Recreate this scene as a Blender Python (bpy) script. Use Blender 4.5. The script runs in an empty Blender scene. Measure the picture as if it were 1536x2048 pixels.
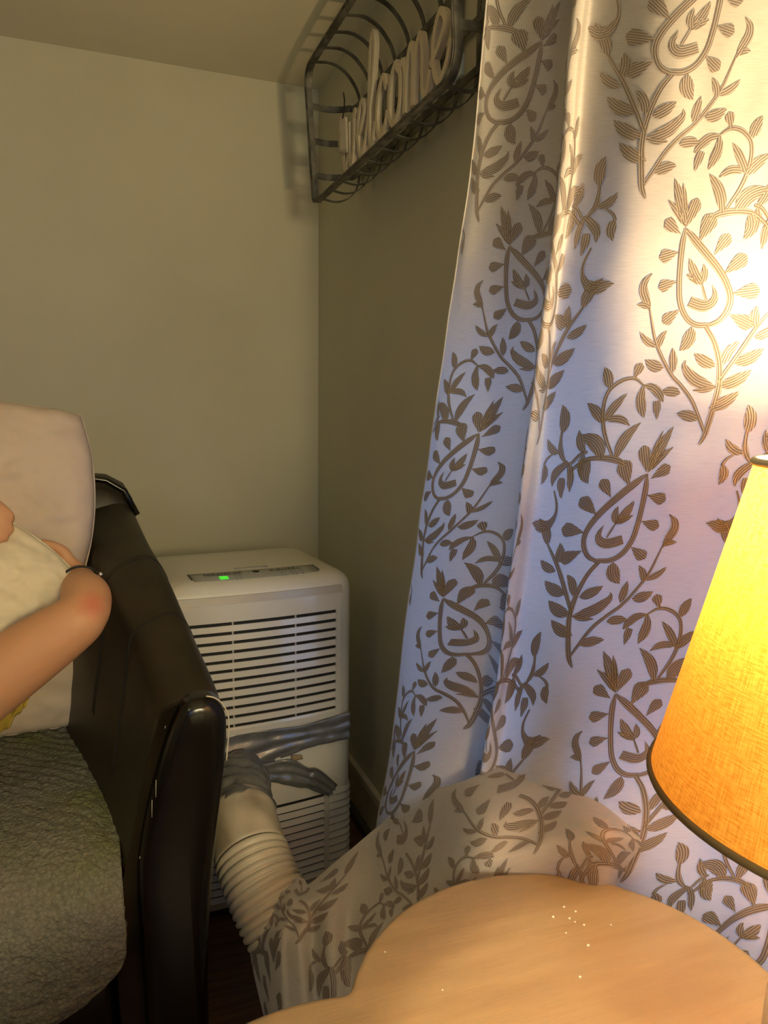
import bpy, bmesh, math, random
import numpy as np
from mathutils import Vector, Matrix, noise
random.seed(5)
S = bpy.context.scene
COL = S.collection
# ------------------------------------------------------------------ camera
F, CX, CY, H = 1500.0, 768.0, 1024.0, 1.23
def _n(v): return v / np.linalg.norm(v)
_d = _n(np.array([620 - CX, 12100 - CY, F]))
_x = 189 - CX
_a = _n(np.array([_x, -(_d[0] * _x + _d[2] * F) / _d[1], F]))
_r = np.cross(_d, _a)
M = np.array([_r, _a, -_d])                    # camera (x right, y down, z forward) -> room axes
def ray(px, py): return M @ np.array([(px - CX) / F, (py - CY) / F, 1.0])
def at(px, py, depth): v = ray(px, py) * depth; return Vector((v[0], v[1], v[2] + H))
def hx(px, py, X): v = ray(px, py); v = v * (X / v[0]); return Vector((v[0], v[1], v[2] + H))
def hy(px, py, Y): v = ray(px, py); v = v * (Y / v[1]); return Vector((v[0], v[1], v[2] + H))
def hz(px, py, Z): v = ray(px, py); v = v * ((Z - H) / v[2]); return Vector((v[0], v[1], v[2] + H))
cam = bpy.data.objects.new('camera', bpy.data.cameras.new('camera')); COL.objects.link(cam)
cam.data.sensor_fit = 'HORIZONTAL'; cam.data.sensor_width = 36; cam.data.lens = F * 36 / 1536
cam.data.clip_start = 0.02
R = Matrix([[M[i][0], -M[i][1], -M[i][2]] for i in range(3)]).to_4x4()
cam.matrix_world = Matrix.Translation((0, 0, H)) @ R
S.camera = cam
# ------------------------------------------------------------------ light
WX, BY, CZ = 0.7175, 2.51, 2.26                # right wall, back wall, ceiling
LX, LY = -2.6, -2.2                            # far left wall, wall behind the camera
S.view_settings.view_transform = 'Standard'; S.view_settings.look = 'None'
S.view_settings.gamma = 1.0; S.view_settings.use_curve_mapping = False
S.view_settings.exposure = 0.0
w = bpy.data.worlds.new('dusk'); S.world = w; w.use_nodes = True
w.node_tree.nodes['Background'].inputs[0].default_value = (0.30, 0.50, 1.0, 1)
w.node_tree.nodes['Background'].inputs[1].default_value = 0.5
def area(name, loc, rot, size, sy, power, col):
    l = bpy.data.lights.new(name, 'AREA'); l.shape = 'RECTANGLE'; l.size = size; l.size_y = sy
    l.energy = power; l.color = col
    o = bpy.data.objects.new(name, l); COL.objects.link(o); o.location = loc; o.rotation_euler = rot
    return o
P90 = math.pi / 2
# daylight through the curtained window (right wall); blue fill added behind the camera
area('window_daylight', (WX + 0.32, 0.80, 0.98), (0, P90, 0), 0.95, 1.15, 9.5, (0.28, 0.48, 1.0))
area('rear_blue_fill', (-1.0, LY + 0.04, 1.45), (P90, 0, 0), 1.1, 1.1, 5, (0.36, 0.52, 1.0))
# added warm fills without a real lamp: behind the camera and overhead
area('warm_fill', (0.30, -1.15, 1.40), (P90, 0, 0.05), 0.35, 0.35, 26, (1.0, 0.84, 0.48))
area('overhead_fill', (-1.2, -0.4, CZ - 0.1), (0, 0, 0), 0.5, 0.5, 6, (1.0, 0.84, 0.50))
LAMP = Vector((0.523, 0.342)); BULB_Z = 1.158; BULB_E = 900
SH_T, SH_B, SH_RT, SH_RB = 1.197, 0.958, 0.104, 0.162
# ------------------------------------------------------------------ helpers
def tag(o, label=None, cat=None, group=None, kind=None):
    if label: o['label'] = label
    if cat: o['category'] = cat
    if group: o['group'] = group
    if kind: o['kind'] = kind
    return o
def empty(name, loc, label, cat, group=None, rz=0):
    o = bpy.data.objects.new(name, None); COL.objects.link(o); o.location = loc; o.rotation_euler = (0, 0, rz)
    o.empty_display_size = 0.05
    return tag(o, label, cat, group)
def _bake(me, parent):
    # mesh vertices are given in room coordinates; bring them into the parent's frame
    if parent is None: return
    mw = Matrix.Identity(4); p = parent
    while p is not None:
        mw = Matrix.Translation(p.location) @ p.rotation_euler.to_matrix().to_4x4() @ mw; p = p.parent
    me.transform(mw.inverted())
def mk(name, verts, faces, mat, parent=None, smooth=True, local=False, uvs=None):
    me = bpy.data.meshes.new(name); me.from_pydata([tuple(v) for v in verts], [], faces)
    if uvs is not None:
        l = me.uv_layers.new(name='UVMap'); n = np.empty(len(me.loops), dtype=np.int32)
        me.loops.foreach_get('vertex_index', n)
        l.data.foreach_set('uv', np.asarray(uvs, dtype=np.float32)[n].ravel())
    if not local: _bake(me, parent)
    me.materials.append(mat)
    if smooth: me.polygons.foreach_set('use_smooth', [True] * len(me.polygons))
    me.update()
    o = bpy.data.objects.new(name, me); COL.objects.link(o)
    if parent: o.parent = parent
    return o
def mkbm(name, bm, mat, parent=None, smooth=True, local=False, sharp=None):
    me = bpy.data.meshes.new(name); bm.to_mesh(me); bm.free()
    if not local: _bake(me, parent)
    me.materials.append(mat)
    if smooth:
        me.polygons.foreach_set('use_smooth', [True] * len(me.polygons))
        if sharp: me.set_sharp_from_angle(angle=math.radians(sharp))
    me.update()
    o = bpy.data.objects.new(name, me); COL.objects.link(o)
    if parent: o.parent = parent
    return o
def box(bm, x0, x1, y0, y1, z0, z1, bev=0, seg=2):
    r = bmesh.ops.create_cube(bm, size=1); vs = r['verts']
    for v in vs:
        v.co = ((x0 + x1) / 2 + v.co.x * (x1 - x0), (y0 + y1) / 2 + v.co.y * (y1 - y0), (z0 + z1) / 2 + v.co.z * (z1 - z0))
    if bev:
        es = list({e for v in vs for e in v.link_edges})
        bmesh.ops.bevel(bm, geom=es, offset=bev, segments=seg, affect='EDGES', profile=0.5)
def cat(pts, t):
    """Catmull-Rom through a list of Vectors, t in 0..1"""
    n = len(pts) - 1; f = min(max(t, 0), 1) * n; i = min(int(f), n - 1); f -= i
    p1, p2 = pts[i], pts[i + 1]; p0 = pts[i - 1] if i > 0 else p1 * 2 - p2; p3 = pts[i + 2] if i + 2 <= n else p2 * 2 - p1
    return 0.5 * ((2 * p1) + (p2 - p0) * f + (2 * p0 - 5 * p1 + 4 * p2 - p3) * f * f + (3 * p1 - p0 - 3 * p2 + p3) * f ** 3)
def sst(a, b, x):
    t = min(max((x - a) / (b - a), 0), 1); return t * t * (3 - 2 * t)
def tube_data(path, rad, n=16, caps=True):
    """path: Vectors, rad: float or list"""
    V, Fc = [], []; m = len(path)
    if not hasattr(rad, '__len__'): rad = [rad] * m
    up = None
    for i, p in enumerate(path):
        t = (path[min(i + 1, m - 1)] - path[max(i - 1, 0)]).normalized()
        if up is None:
            up = Vector((0, 0, 1)) if abs(t.z) < 0.9 else Vector((1, 0, 0))
        a = (up - t * up.dot(t)).normalized(); b = t.cross(a); up = a
        for k in range(n):
            q = 2 * math.pi * k / n; V.append(p + (a * math.cos(q) + b * math.sin(q)) * rad[i])
    for i in range(m - 1):
        for k in range(n):
            Fc.append((i * n + k, i * n + (k + 1) % n, (i + 1) * n + (k + 1) % n, (i + 1) * n + k))
    if caps:
        Fc.append(tuple(range(n - 1, -1, -1))); Fc.append(tuple((m - 1) * n + k for k in range(n)))
    return V, Fc
def merge(*ds):
    V, Fc = [], []
    for v, f in ds:
        o = len(V); V += list(v); Fc += [tuple(i + o for i in q) for q in f]
    return V, Fc
def lathe(prof, cx, cy, n=64, close=False):
    V, Fc = [], []; m = len(prof)
    for (r, z) in prof:
        for k in range(n):
            q = 2 * math.pi * k / n; V.append(Vector((cx + r * math.cos(q), cy + r * math.sin(q), z)))
    for i in range(m - 1 + (1 if close else 0)):
        j = (i + 1) % m
        for k in range(n):
            Fc.append((i * n + k, i * n + (k + 1) % n, j * n + (k + 1) % n, j * n + k))
    return V, Fc
def grid_faces(nu, nv, flip=False):
    f = []
    for j in range(nv - 1):
        for i in range(nu - 1):
            a = j * nu + i; q = (a, a + 1, a + nu + 1, a + nu); f.append(q[::-1] if flip else q)
    return f
# ------------------------------------------------------------------ materials
def mat(name, col, rough=0.6, **k):
    m = bpy.data.materials.new(name); m.use_nodes = True; nt = m.node_tree; b = nt.nodes['Principled BSDF']
    b.inputs['Base Color'].default_value = (*col, 1); b.inputs['Roughness'].default_value = rough
    for kk, v in k.items(): b.inputs[kk.replace('_', ' ')].default_value = v
    return m, nt, b
def noise_mat(name, c1, c2, scale, rough=0.6, bump=0.0, bscale=None, dist=0.002, detail=4, coord='Object', stretch=None, **k):
    m, nt, b = mat(name, c1, rough, **k); N = nt.nodes; L = nt.links
    tc = N.new('ShaderNodeTexCoord'); mp = N.new('ShaderNodeMapping'); L.new(tc.outputs[coord], mp.inputs[0])
    if stretch: mp.inputs['Scale'].default_value = stretch
    nz = N.new('ShaderNodeTexNoise'); nz.inputs['Scale'].default_value = scale; nz.inputs['Detail'].default_value = detail
    L.new(mp.outputs[0], nz.inputs['Vector'])
    cr = N.new('ShaderNodeValToRGB'); cr.color_ramp.elements[0].position = 0.35; cr.color_ramp.elements[1].position = 0.68
    cr.color_ramp.elements[0].color = (*c1, 1); cr.color_ramp.elements[1].color = (*c2, 1)
    L.new(nz.outputs['Fac'], cr.inputs[0]); L.new(cr.outputs[0], b.inputs['Base Color'])
    if bump:
        n2 = N.new('ShaderNodeTexNoise'); n2.inputs['Scale'].default_value = bscale or scale; n2.inputs['Detail'].default_value = 5
        L.new(mp.outputs[0], n2.inputs['Vector'])
        bp = N.new('ShaderNodeBump'); bp.inputs['Strength'].default_value = bump; bp.inputs['Distance'].default_value = dist
        L.new(n2.outputs['Fac'], bp.inputs['Height']); L.new(bp.outputs[0], b.inputs['Normal'])
    return m
M_wall = noise_mat('wall_paint', (0.50, 0.49, 0.375), (0.535, 0.525, 0.405), 3, 0.75, 0.10, 160, 0.001)
M_ceil = noise_mat('ceiling_paint', (0.64, 0.62, 0.50), (0.68, 0.66, 0.53), 3, 0.8, 0.12, 120, 0.001)
M_trim = noise_mat('trim_paint', (0.62, 0.57, 0.47), (0.46, 0.40, 0.30), 9, 0.45, 0.1, 60)
M_floor = noise_mat('floor_wood', (0.10, 0.042, 0.018), (0.17, 0.075, 0.03), 6, 0.4, 0.15, 60, 0.001, stretch=(1, 12, 1))
M_leather = noise_mat('dark_brown_leather', (0.020, 0.015, 0.008), (0.030, 0.022, 0.012), 14, 0.45, 0.25, 420, 0.0008)
M_leather_blk = noise_mat('glossy_black_leather', (0.003, 0.0025, 0.002), (0.005, 0.004, 0.003), 20, 0.22, 0.08, 300, 0.0005)
M_thread = mat('dark_seam_thread', (0.012, 0.009, 0.006), 0.8)[0]
M_crack = mat('worn_edge_cream', (0.62, 0.56, 0.44), 0.7)[0]
M_plastic = noise_mat('ivory_plastic', (0.60, 0.585, 0.50), (0.63, 0.615, 0.53), 5, 0.30, 0.02, 200, 0.0005)
M_gloss = mat('glossy_ivory_plastic', (0.60, 0.585, 0.52), 0.12)[0]
M_lip = mat('beige_plastic_lip', (0.42, 0.40, 0.35), 0.25)[0]
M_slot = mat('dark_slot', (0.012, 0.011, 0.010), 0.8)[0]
M_panel = mat('grey_panel', (0.34, 0.35, 0.33), 0.3)[0]
M_print = mat('grey_print', (0.10, 0.11, 0.11), 0.5)[0]
M_lens = mat('black_lens', (0.008, 0.008, 0.008), 0.15)[0]
M_green = mat('green_digit_glow', (0.02, 0.2, 0.01), 0.4)[0]
_b = M_green.node_tree.nodes['Principled BSDF']; _b.inputs['Emission Color'].default_value = (0.10, 1.0, 0.05, 1); _b.inputs['Emission Strength'].default_value = 0.7
M_tape = noise_mat('grey_duct_tape', (0.17, 0.175, 0.18), (0.23, 0.235, 0.24), 20, 0.30, 0.3, 90, 0.002, Metallic=0.35)
M_bag = noise_mat('crumpled_grey_plastic', (0.13, 0.13, 0.125), (0.20, 0.20, 0.19), 15, 0.28, 0.6, 40, 0.004, Metallic=0.2)
M_hose = noise_mat('cream_hose_plastic', (0.56, 0.52, 0.41), (0.60, 0.56, 0.45), 8, 0.42)
M_sleeve = noise_mat('cream_sleeve_with_glue_marks', (0.56, 0.52, 0.41), (0.34, 0.30, 0.22), 16, 0.45, detail=1)
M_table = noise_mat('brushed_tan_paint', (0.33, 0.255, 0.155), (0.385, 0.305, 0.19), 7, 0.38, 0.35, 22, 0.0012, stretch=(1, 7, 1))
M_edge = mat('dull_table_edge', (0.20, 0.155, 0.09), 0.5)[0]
M_drop = mat('white_drops', (0.9, 0.88, 0.82), 0.25)[0]
M_metal = noise_mat('distressed_grey_metal', (0.045, 0.044, 0.040), (0.16, 0.155, 0.13), 28, 0.55, 0.3, 90, 0.001, Metallic=0.3)
M_rust = noise_mat('dark_metal_rim', (0.03, 0.028, 0.022), (0.10, 0.095, 0.08), 35, 0.5, Metallic=0.4)
M_sign = noise_mat('cream_wood_sign', (0.60, 0.53, 0.38), (0.64, 0.57, 0.42), 12, 0.6)
M_signblue = noise_mat('pale_blue_sign', (0.40, 0.50, 0.56), (0.45, 0.55, 0.60), 12, 0.6)
M_paper = noise_mat('paper_tag', (0.66, 0.60, 0.50), (0.55, 0.50, 0.42), 40, 0.7)
M_black = mat('black_cord', (0.006, 0.006, 0.006), 0.6)[0]
M_silver = mat('silver_bead', (0.8, 0.8, 0.78), 0.15, Metallic=1.0)[0]
M_pillow = noise_mat('beige_linen', (0.55, 0.45, 0.37), (0.60, 0.495, 0.41), 6, 0.85, 0.35, 260, 0.0008)
M_cream = noise_mat('cream_fleece', (0.66, 0.59, 0.44), (0.70, 0.63, 0.48), 6, 0.95, 0.3, 150, 0.001)
M_yellow = noise_mat('mustard_cloth', (0.52, 0.36, 0.05), (0.58, 0.42, 0.07), 6, 0.9)
M_jeans = noise_mat('grey_knit', (0.10, 0.10, 0.11), (0.14, 0.14, 0.15), 30, 0.9)
M_hair = noise_mat('brown_hair', (0.05, 0.03, 0.018), (0.08, 0.05, 0.03), 60, 0.5, stretch=(1, 1, 0.1))
M_white = mat('white_ceramic', (0.80, 0.80, 0.78), 0.15)[0]
M_frame = mat('white_window_frame', (0.75, 0.75, 0.72), 0.4)[0]
M_brass = mat('brass_fitting', (0.55, 0.40, 0.18), 0.3, Metallic=1.0)[0]
# skin with a red elbow
M_skin, nt, b = mat('warm_skin', (0.56, 0.30, 0.165), 0.55)
b.inputs['Subsurface Weight'].default_value = 0.12; b.inputs['Subsurface Radius'].default_value = (0.012, 0.005, 0.003)
N, L = nt.nodes, nt.links
tc = N.new('ShaderNodeTexCoord')
def spot(center, r):
    mp = N.new('ShaderNodeVectorMath'); mp.operation = 'DISTANCE'; L.new(tc.outputs['Object'], mp.inputs[0]); mp.inputs[1].default_value = center
    mr = N.new('ShaderNodeMapRange'); mr.inputs[1].default_value = 0; mr.inputs[2].default_value = r; mr.inputs[3].default_value = 1; mr.inputs[4].default_value = 0
    mr.interpolation_type = 'SMOOTHSTEP'; L.new(mp.outputs['Value'], mr.inputs[0]); return mr.outputs[0]
def add_skin_spots(origin):
    prev = None
    for c, r, col in [(at(192, 1200, 1.25), 0.045, (0.50, 0.13, 0.07)), (at(163, 1216, 1.228), 0.024, (0.45, 0.13, 0.07))]:
        mx = N.new('ShaderNodeMixRGB'); L.new(spot(c - origin, r), mx.inputs[0]); mx.inputs[2].default_value = (*col, 1)
        if prev: L.new(prev, mx.inputs[1])
        else: mx.inputs[1].default_value = (0.56, 0.30, 0.165, 1)
        prev = mx.outputs[0]
    L.new(prev, b.inputs['Base Color'])
_skin_fn = add_skin_spots
# curtain cloth: diffuse + translucent woven fabric with slubs
def cloth_mat(name, col, trans, tcol):
    m = bpy.data.materials.new(name); m.use_nodes = True; nt = m.node_tree; N, L = nt.nodes, nt.links
    b = N['Principled BSDF']; b.inputs['Roughness'].default_value = 0.62; b.inputs['Sheen Weight'].default_value = 0.15
    uv = N.new('ShaderNodeUVMap'); mp = N.new('ShaderNodeMapping'); mp.inputs['Scale'].default_value = (0.05, 0.9, 1); L.new(uv.outputs[0], mp.inputs[0])
    nz = N.new('ShaderNodeTexNoise'); nz.inputs['Scale'].default_value = 0.6; nz.inputs['Detail'].default_value = 5; L.new(mp.outputs[0], nz.inputs['Vector'])
    cr = N.new('ShaderNodeValToRGB'); cr.color_ramp.elements[0].position = 0.3; cr.color_ramp.elements[1].position = 0.55
    cr.color_ramp.elements[0].color = (col[0] * 0.86, col[1] * 0.83, col[2] * 0.80, 1); cr.color_ramp.elements[1].color = (*col, 1)
    L.new(nz.outputs['Fac'], cr.inputs[0]); L.new(cr.outputs[0], b.inputs['Base Color'])
    wv = N.new('ShaderNodeTexWave'); wv.bands_direction = 'Y'; wv.inputs['Scale'].default_value = 0.22; wv.inputs['Distortion'].default_value = 1.0; L.new(uv.outputs[0], wv.inputs['Vector'])
    bp = N.new('ShaderNodeBump'); bp.inputs['Strength'].default_value = 0.12; bp.inputs['Distance'].default_value = 0.0006
    L.new(wv.outputs['Fac'], bp.inputs['Height']); L.new(bp.outputs[0], b.inputs['Normal'])
    tr = N.new('ShaderNodeBsdfTranslucent'); tr.inputs[0].default_value = (*tcol, 1)
    mx = N.new('ShaderNodeMixShader'); mx.inputs[0].default_value = trans
    L.new(b.outputs[0], mx.inputs[1]); L.new(tr.outputs[0], mx.inputs[2]); L.new(mx.outputs[0], N['Material Output'].inputs[0])
    return m
M_cloth = cloth_mat('woven_curtain_cloth', (0.74, 0.72, 0.69), 0.30, (0.70, 0.71, 0.72))
# satin stitch threads: stripes across the ribbon (UV x = across in thread count, UV y = along in mm)
M_stitch = bpy.data.materials.new('satin_thread'); M_stitch.use_nodes = True
nt2 = M_stitch.node_tree; N2, L2 = nt2.nodes, nt2.links; b2 = N2['Principled BSDF']
uv = N2.new('ShaderNodeUVMap'); sp = N2.new('ShaderNodeSeparateXYZ'); L2.new(uv.outputs[0], sp.inputs[0])
def mth(op, a, bb=None, cc=None):
    n = N2.new('ShaderNodeMath'); n.operation = op
    for i, v in enumerate((a, bb, cc)):
        if v is None: continue
        if isinstance(v, (int, float)): n.inputs[i].default_value = v
        else: L2.new(v, n.inputs[i])
    return n.outputs[0]
wig = mth('MULTIPLY', mth('SINE', mth('MULTIPLY', sp.outputs[1], 2.6)), 0.07)
st = mth('ABSOLUTE', mth('SUBTRACT', mth('FRACT', mth('ADD', sp.outputs[0], wig)), 0.5))   # 0 mid band .. 0.5 at the light line
line = mth('SMOOTH_MIN', mth('MULTIPLY', mth('MAXIMUM', mth('SUBTRACT', st, 0.27), 0.0), 8.0), 1.0, 0.1)
mx = N2.new('ShaderNodeMixRGB'); mx.inputs[1].default_value = (0.265, 0.225, 0.215, 1); mx.inputs[2].default_value = (0.68, 0.63, 0.57, 1)
L2.new(line, mx.inputs[0]); L2.new(mx.outputs[0], b2.inputs['Base Color'])
b2.inputs['Roughness'].default_value = 0.38; b2.inputs['Metallic'].default_value = 0.25; b2.inputs['Specular Tint'].default_value = (1, 0.85, 0.6, 1)
bp = N2.new('ShaderNodeBump'); bp.inputs['Strength'].default_value = 0.55; bp.inputs['Distance'].default_value = 0.0012; bp.invert = True
L2.new(st, bp.inputs['Height']); L2.new(bp.outputs[0], b2.inputs['Normal'])
tr2 = N2.new('ShaderNodeBsdfTranslucent'); tr2.inputs[0].default_value = (0.42, 0.38, 0.38, 1); mx2 = N2.new('ShaderNodeMixShader'); mx2.inputs[0].default_value = 0.22
L2.new(b2.outputs[0], mx2.inputs[1]); L2.new(tr2.outputs[0], mx2.inputs[2]); L2.new(mx2.outputs[0], N2['Material Output'].inputs[0])
# lampshade linen
M_shade = bpy.data.materials.new('amber_linen_shade'); M_shade.use_nodes = True
nt3 = M_shade.node_tree; N3, L3 = nt3.nodes, nt3.links; b3 = N3['Principled BSDF']
uv = N3.new('ShaderNodeUVMap')
def weave(sc, det=3):
    mp = N3.new('ShaderNodeMapping'); mp.inputs['Scale'].default_value = sc; L3.new(uv.outputs[0], mp.inputs[0])
    nz = N3.new('ShaderNodeTexNoise'); nz.inputs['Scale'].default_value = 1; nz.inputs['Detail'].default_value = det; L3.new(mp.outputs[0], nz.inputs['Vector'])
    return nz.outputs['Fac']
a1 = weave((90, 900, 1)); a2 = weave((1100, 60, 1))
ad = N3.new('ShaderNodeMath'); ad.operation = 'ADD'; L3.new(a1, ad.inputs[0]); L3.new(a2, ad.inputs[1])
cr = N3.new('ShaderNodeValToRGB'); cr.color_ramp.elements[0].position = 0.40; cr.color_ramp.elements[1].position = 0.62
hf = N3.new('ShaderNodeMath'); hf.operation = 'MULTIPLY'; hf.inputs[1].default_value = 0.5; L3.new(ad.outputs[0], hf.inputs[0]); L3.new(hf.outputs[0], cr.inputs[0])
cr.color_ramp.elements[0].color = (0.60, 0.29, 0.035, 1); cr.color_ramp.elements[1].color = (0.92, 0.54, 0.11, 1)
L3.new(cr.outputs[0], b3.inputs['Base Color']); b3.inputs['Roughness'].default_value = 0.8
tr = N3.new('ShaderNodeBsdfTranslucent'); L3.new(cr.outputs[0], tr.inputs[0])
mx = N3.new('ShaderNodeMixShader'); mx.inputs[0].default_value = 0.17
L3.new(b3.outputs[0], mx.inputs[1]); L3.new(tr.outputs[0], mx.inputs[2]); L3.new(mx.outputs[0], N3['Material Output'].inputs[0])
M_shade_rim = mat('dark_shade_binding', (0.16, 0.11, 0.05), 0.8)[0]
# sherpa throw
M_throw, nt4, b4 = mat('grey_green_sherpa', (0.2, 0.2, 0.15), 0.95); N4, L4 = nt4.nodes, nt4.links
tc4 = N4.new('ShaderNodeTexCoord')
nz = N4.new('ShaderNodeTexNoise'); nz.inputs['Scale'].default_value = 5.5; nz.inputs['Detail'].default_value = 6; L4.new(tc4.outputs['Object'], nz.inputs['Vector'])
cr = N4.new('ShaderNodeValToRGB'); e = cr.color_ramp.elements; e[0].position = 0.38; e[0].color = (0.25, 0.24, 0.205, 1); e[1].position = 0.72; e[1].color = (0.22, 0.24, 0.05, 1)
m5 = cr.color_ramp.elements.new(0.56); m5.color = (0.225, 0.225, 0.165, 1)
L4.new(nz.outputs['Fac'], cr.inputs[0])
vo = N4.new('ShaderNodeTexVoronoi'); vo.inputs['Scale'].default_value = 130; L4.new(tc4.outputs['Object'], vo.inputs['Vector'])
mxx = N4.new('ShaderNodeMixRGB'); mxx.blend_type = 'MULTIPLY'; mxx.inputs[0].default_value = 0.5; L4.new(cr.outputs[0], mxx.inputs[1])
c2 = N4.new('ShaderNodeValToRGB'); c2.color_ramp.elements[0].color = (1, 1, 1, 1); c2.color_ramp.elements[1].color = (0.35, 0.35, 0.3, 1); c2.color_ramp.elements[1].position = 0.75
L4.new(vo.outputs['Distance'], c2.inputs[0]); L4.new(c2.outputs[0], mxx.inputs[2]); L4.new(mxx.outputs[0], b4.inputs['Base Color'])
bp = N4.new('ShaderNodeBump'); bp.inputs['Strength'].default_value = 0.9; bp.inputs['Distance'].default_value = 0.004; bp.invert = True
n6 = N4.new('ShaderNodeTexNoise'); n6.inputs['Scale'].default_value = 170; n6.inputs['Detail'].default_value = 4; n6.inputs['Distortion'].default_value = 1.2; L4.new(tc4.outputs['Object'], n6.inputs['Vector'])
ad6 = N4.new('ShaderNodeMath'); ad6.operation = 'MULTIPLY_ADD'; ad6.inputs[1].default_value = 1.6; L4.new(n6.outputs['Fac'], ad6.inputs[0]); L4.new(vo.outputs['Distance'], ad6.inputs[2])
L4.new(ad6.outputs[0], bp.inputs['Height']); L4.new(bp.outputs[0], b4.inputs['Normal'])
M_glass = bpy.data.materials.new('window_glass'); M_glass.use_nodes = True
g = M_glass.node_tree.nodes['Principled BSDF']; g.inputs['Transmission Weight'].default_value = 1; g.inputs['Roughness'].default_value = 0.0; g.inputs['IOR'].default_value = 1.1
# ------------------------------------------------------------------ room shell
T = 0.12
WY0, WY1, WZ0, WZ1 = 0.22, 1.36, 0.56, 1.42     # the curtained window's opening
def struct(name, bm, m, parent=None, smooth=False):
    o = mkbm(name, bm, m, parent, smooth)
    if parent is None: o['kind'] = 'structure'
    return o
bm = bmesh.new(); box(bm, LX - T, WX + T, LY - T, BY + T, -0.08, 0); struct('floor', bm, M_floor)
bm = bmesh.new(); box(bm, LX - T, WX + T, LY - T, BY + T, CZ, CZ + 0.1); struct('ceiling', bm, M_ceil)
bm = bmesh.new(); box(bm, LX, WX, BY, BY + T, 0, CZ); struct('wall_back', bm, M_wall)
bm = bmesh.new(); box(bm, LX - T, LX, LY, BY, 0, CZ); struct('wall_left', bm, M_wall)
bm = bmesh.new()
box(bm, WX, WX + T, LY, WY0, 0, CZ); box(bm, WX, WX + T, WY1, BY + T, 0, CZ)
box(bm, WX, WX + T, WY0, WY1, 0, WZ0); box(bm, WX, WX + T, WY0, WY1, WZ1, CZ); struct('wall_right', bm, M_wall)
bm = bmesh.new(); box(bm, LX, -1.55, LY - T, LY, 0, CZ); box(bm, -0.45, WX, LY - T, LY, 0, CZ)
box(bm, -1.55, -0.45, LY - T, LY, 0, 0.9); box(bm, -1.55, -0.45, LY - T, LY, 2.0, CZ); struct('wall_front', bm, M_wall)
def window(name, c0, c1, plane, axis):
    e = bpy.data.objects.new(name, None); COL.objects.link(e); e['kind'] = 'structure'
    (a0, z0), (a1, z1) = c0, c1; w_ = 0.045
    def bx(bm, p0, p1, q0, q1, d=0.02):
        if axis == 'x': box(bm, plane - d, plane + d, p0, p1, q0, q1, 0.003)
        else: box(bm, p0, p1, plane - d, plane + d, q0, q1, 0.003)
    bm = bmesh.new(); zm = (z0 + z1) / 2
    bx(bm, a0, a0 + w_, z0, z1); bx(bm, a1 - w_, a1, z0, z1); bx(bm, a0, a1, z0, z0 + w_); bx(bm, a0, a1, z1 - w_, z1); bx(bm, a0, a1, zm - 0.02, zm + 0.02)
    mkbm('window_frame', bm, M_frame, e, False)
    for (q0, q1) in ((z0 + w_, zm - 0.02), (zm + 0.02, z1 - w_)):
        bm = bmesh.new(); bx(bm, a0 + w_, a1 - w_, q0, q1, 0.002); mkbm('pane', bm, M_glass, e, False)
    return e
window('window_1', (WY0, WZ0), (WY1, WZ1), WX + 0.08, 'x')
window('window_2', (-1.55, 0.9), (-0.45, 2.0), LY - 0.06, 'y')  # unseen rear window, added to go with the blue fill
# baseboards: flat board with rounded cap and a shoe strip
bm = bmesh.new(); box(bm, WX - 0.014, WX, LY, BY, 0.012, 0.135, 0.002); box(bm, WX - 0.019, WX, LY, BY, 0.125, 0.158, 0.006, 3)
struct('baseboard_right', bm, M_trim)
bm = bmesh.new(); box(bm, WX - 0.035, WX - 0.014, LY, BY, 0.0, 0.03, 0.008, 3); o = struct('trim_1', bm, mat('dark_shoe_strip', (0.05, 0.05, 0.025), 0.6)[0])
bm = bmesh.new(); box(bm, LX, WX - 0.02, BY - 0.014, BY, 0.0, 0.135, 0.002); box(bm, LX, WX - 0.02, BY - 0.019, BY, 0.125, 0.158, 0.006, 3)
struct('baseboard_back', bm, M_trim)
# ------------------------------------------------------------------ couch
couch = empty('leather_couch', (-0.6, 1.95, 0), 'dark brown leather couch with swept arm against the back wall', 'couch')
ARM = [(258, 985, 2.00), (299, 1072, 1.78), (334, 1132, 1.64), (369, 1209, 1.52), (397, 1272, 1.43), (428, 1340, 1.33), (452, 1404, 1.245)]
outer = [hy(px, py, y) for px, py, y in ARM]
NA = 40
sec = []
for i in range(NA):
    t = i / (NA - 1); p = cat(outer, t)
    wtop = 0.115 + 0.02 * (1 - t)
    x0, z0 = p.x, p.z                     # outer shoulder
    # profile: outer bottom, outer side, top roll, inner side flaring outward, inner bottom
    flare = 0.075
    pr = [(x0 - 0.055, 0.02), (x0 - 0.045, 0.25), (x0 - 0.02, z0 - 0.16), (x0 - 0.001, z0 - 0.05), (x0 - 0.006, z0 - 0.012), (x0 - 0.028, z0 + 0.010),
          (x0 - 0.062, z0 + 0.012), (x0 - wtop + 0.012, z0 - 0.006), (x0 - wtop - 0.004, z0 - 0.04), (x0 - wtop - 0.022, z0 - 0.12),
          (x0 - wtop - 0.05, z0 - 0.24), (x0 - wtop - flare, 0.36), (x0 - wtop - flare, 0.25), (x0 - wtop - flare + 0.01, 0.02)]
    pts = [Vector((a, p.y, c)) for a, c in pr]
    sec.append([cat(pts, k / 47) for k in range(48)])
V = [v for s in sec for v in s]; Fc = grid_faces(48, NA)
Fc += [tuple(range(48)), tuple((NA - 1) * 48 + k for k in range(47, -1, -1))]
arm = mk('armrest', V, Fc, M_leather, couch)
arm['label'] = 'swept dark brown leather armrest'
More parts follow.
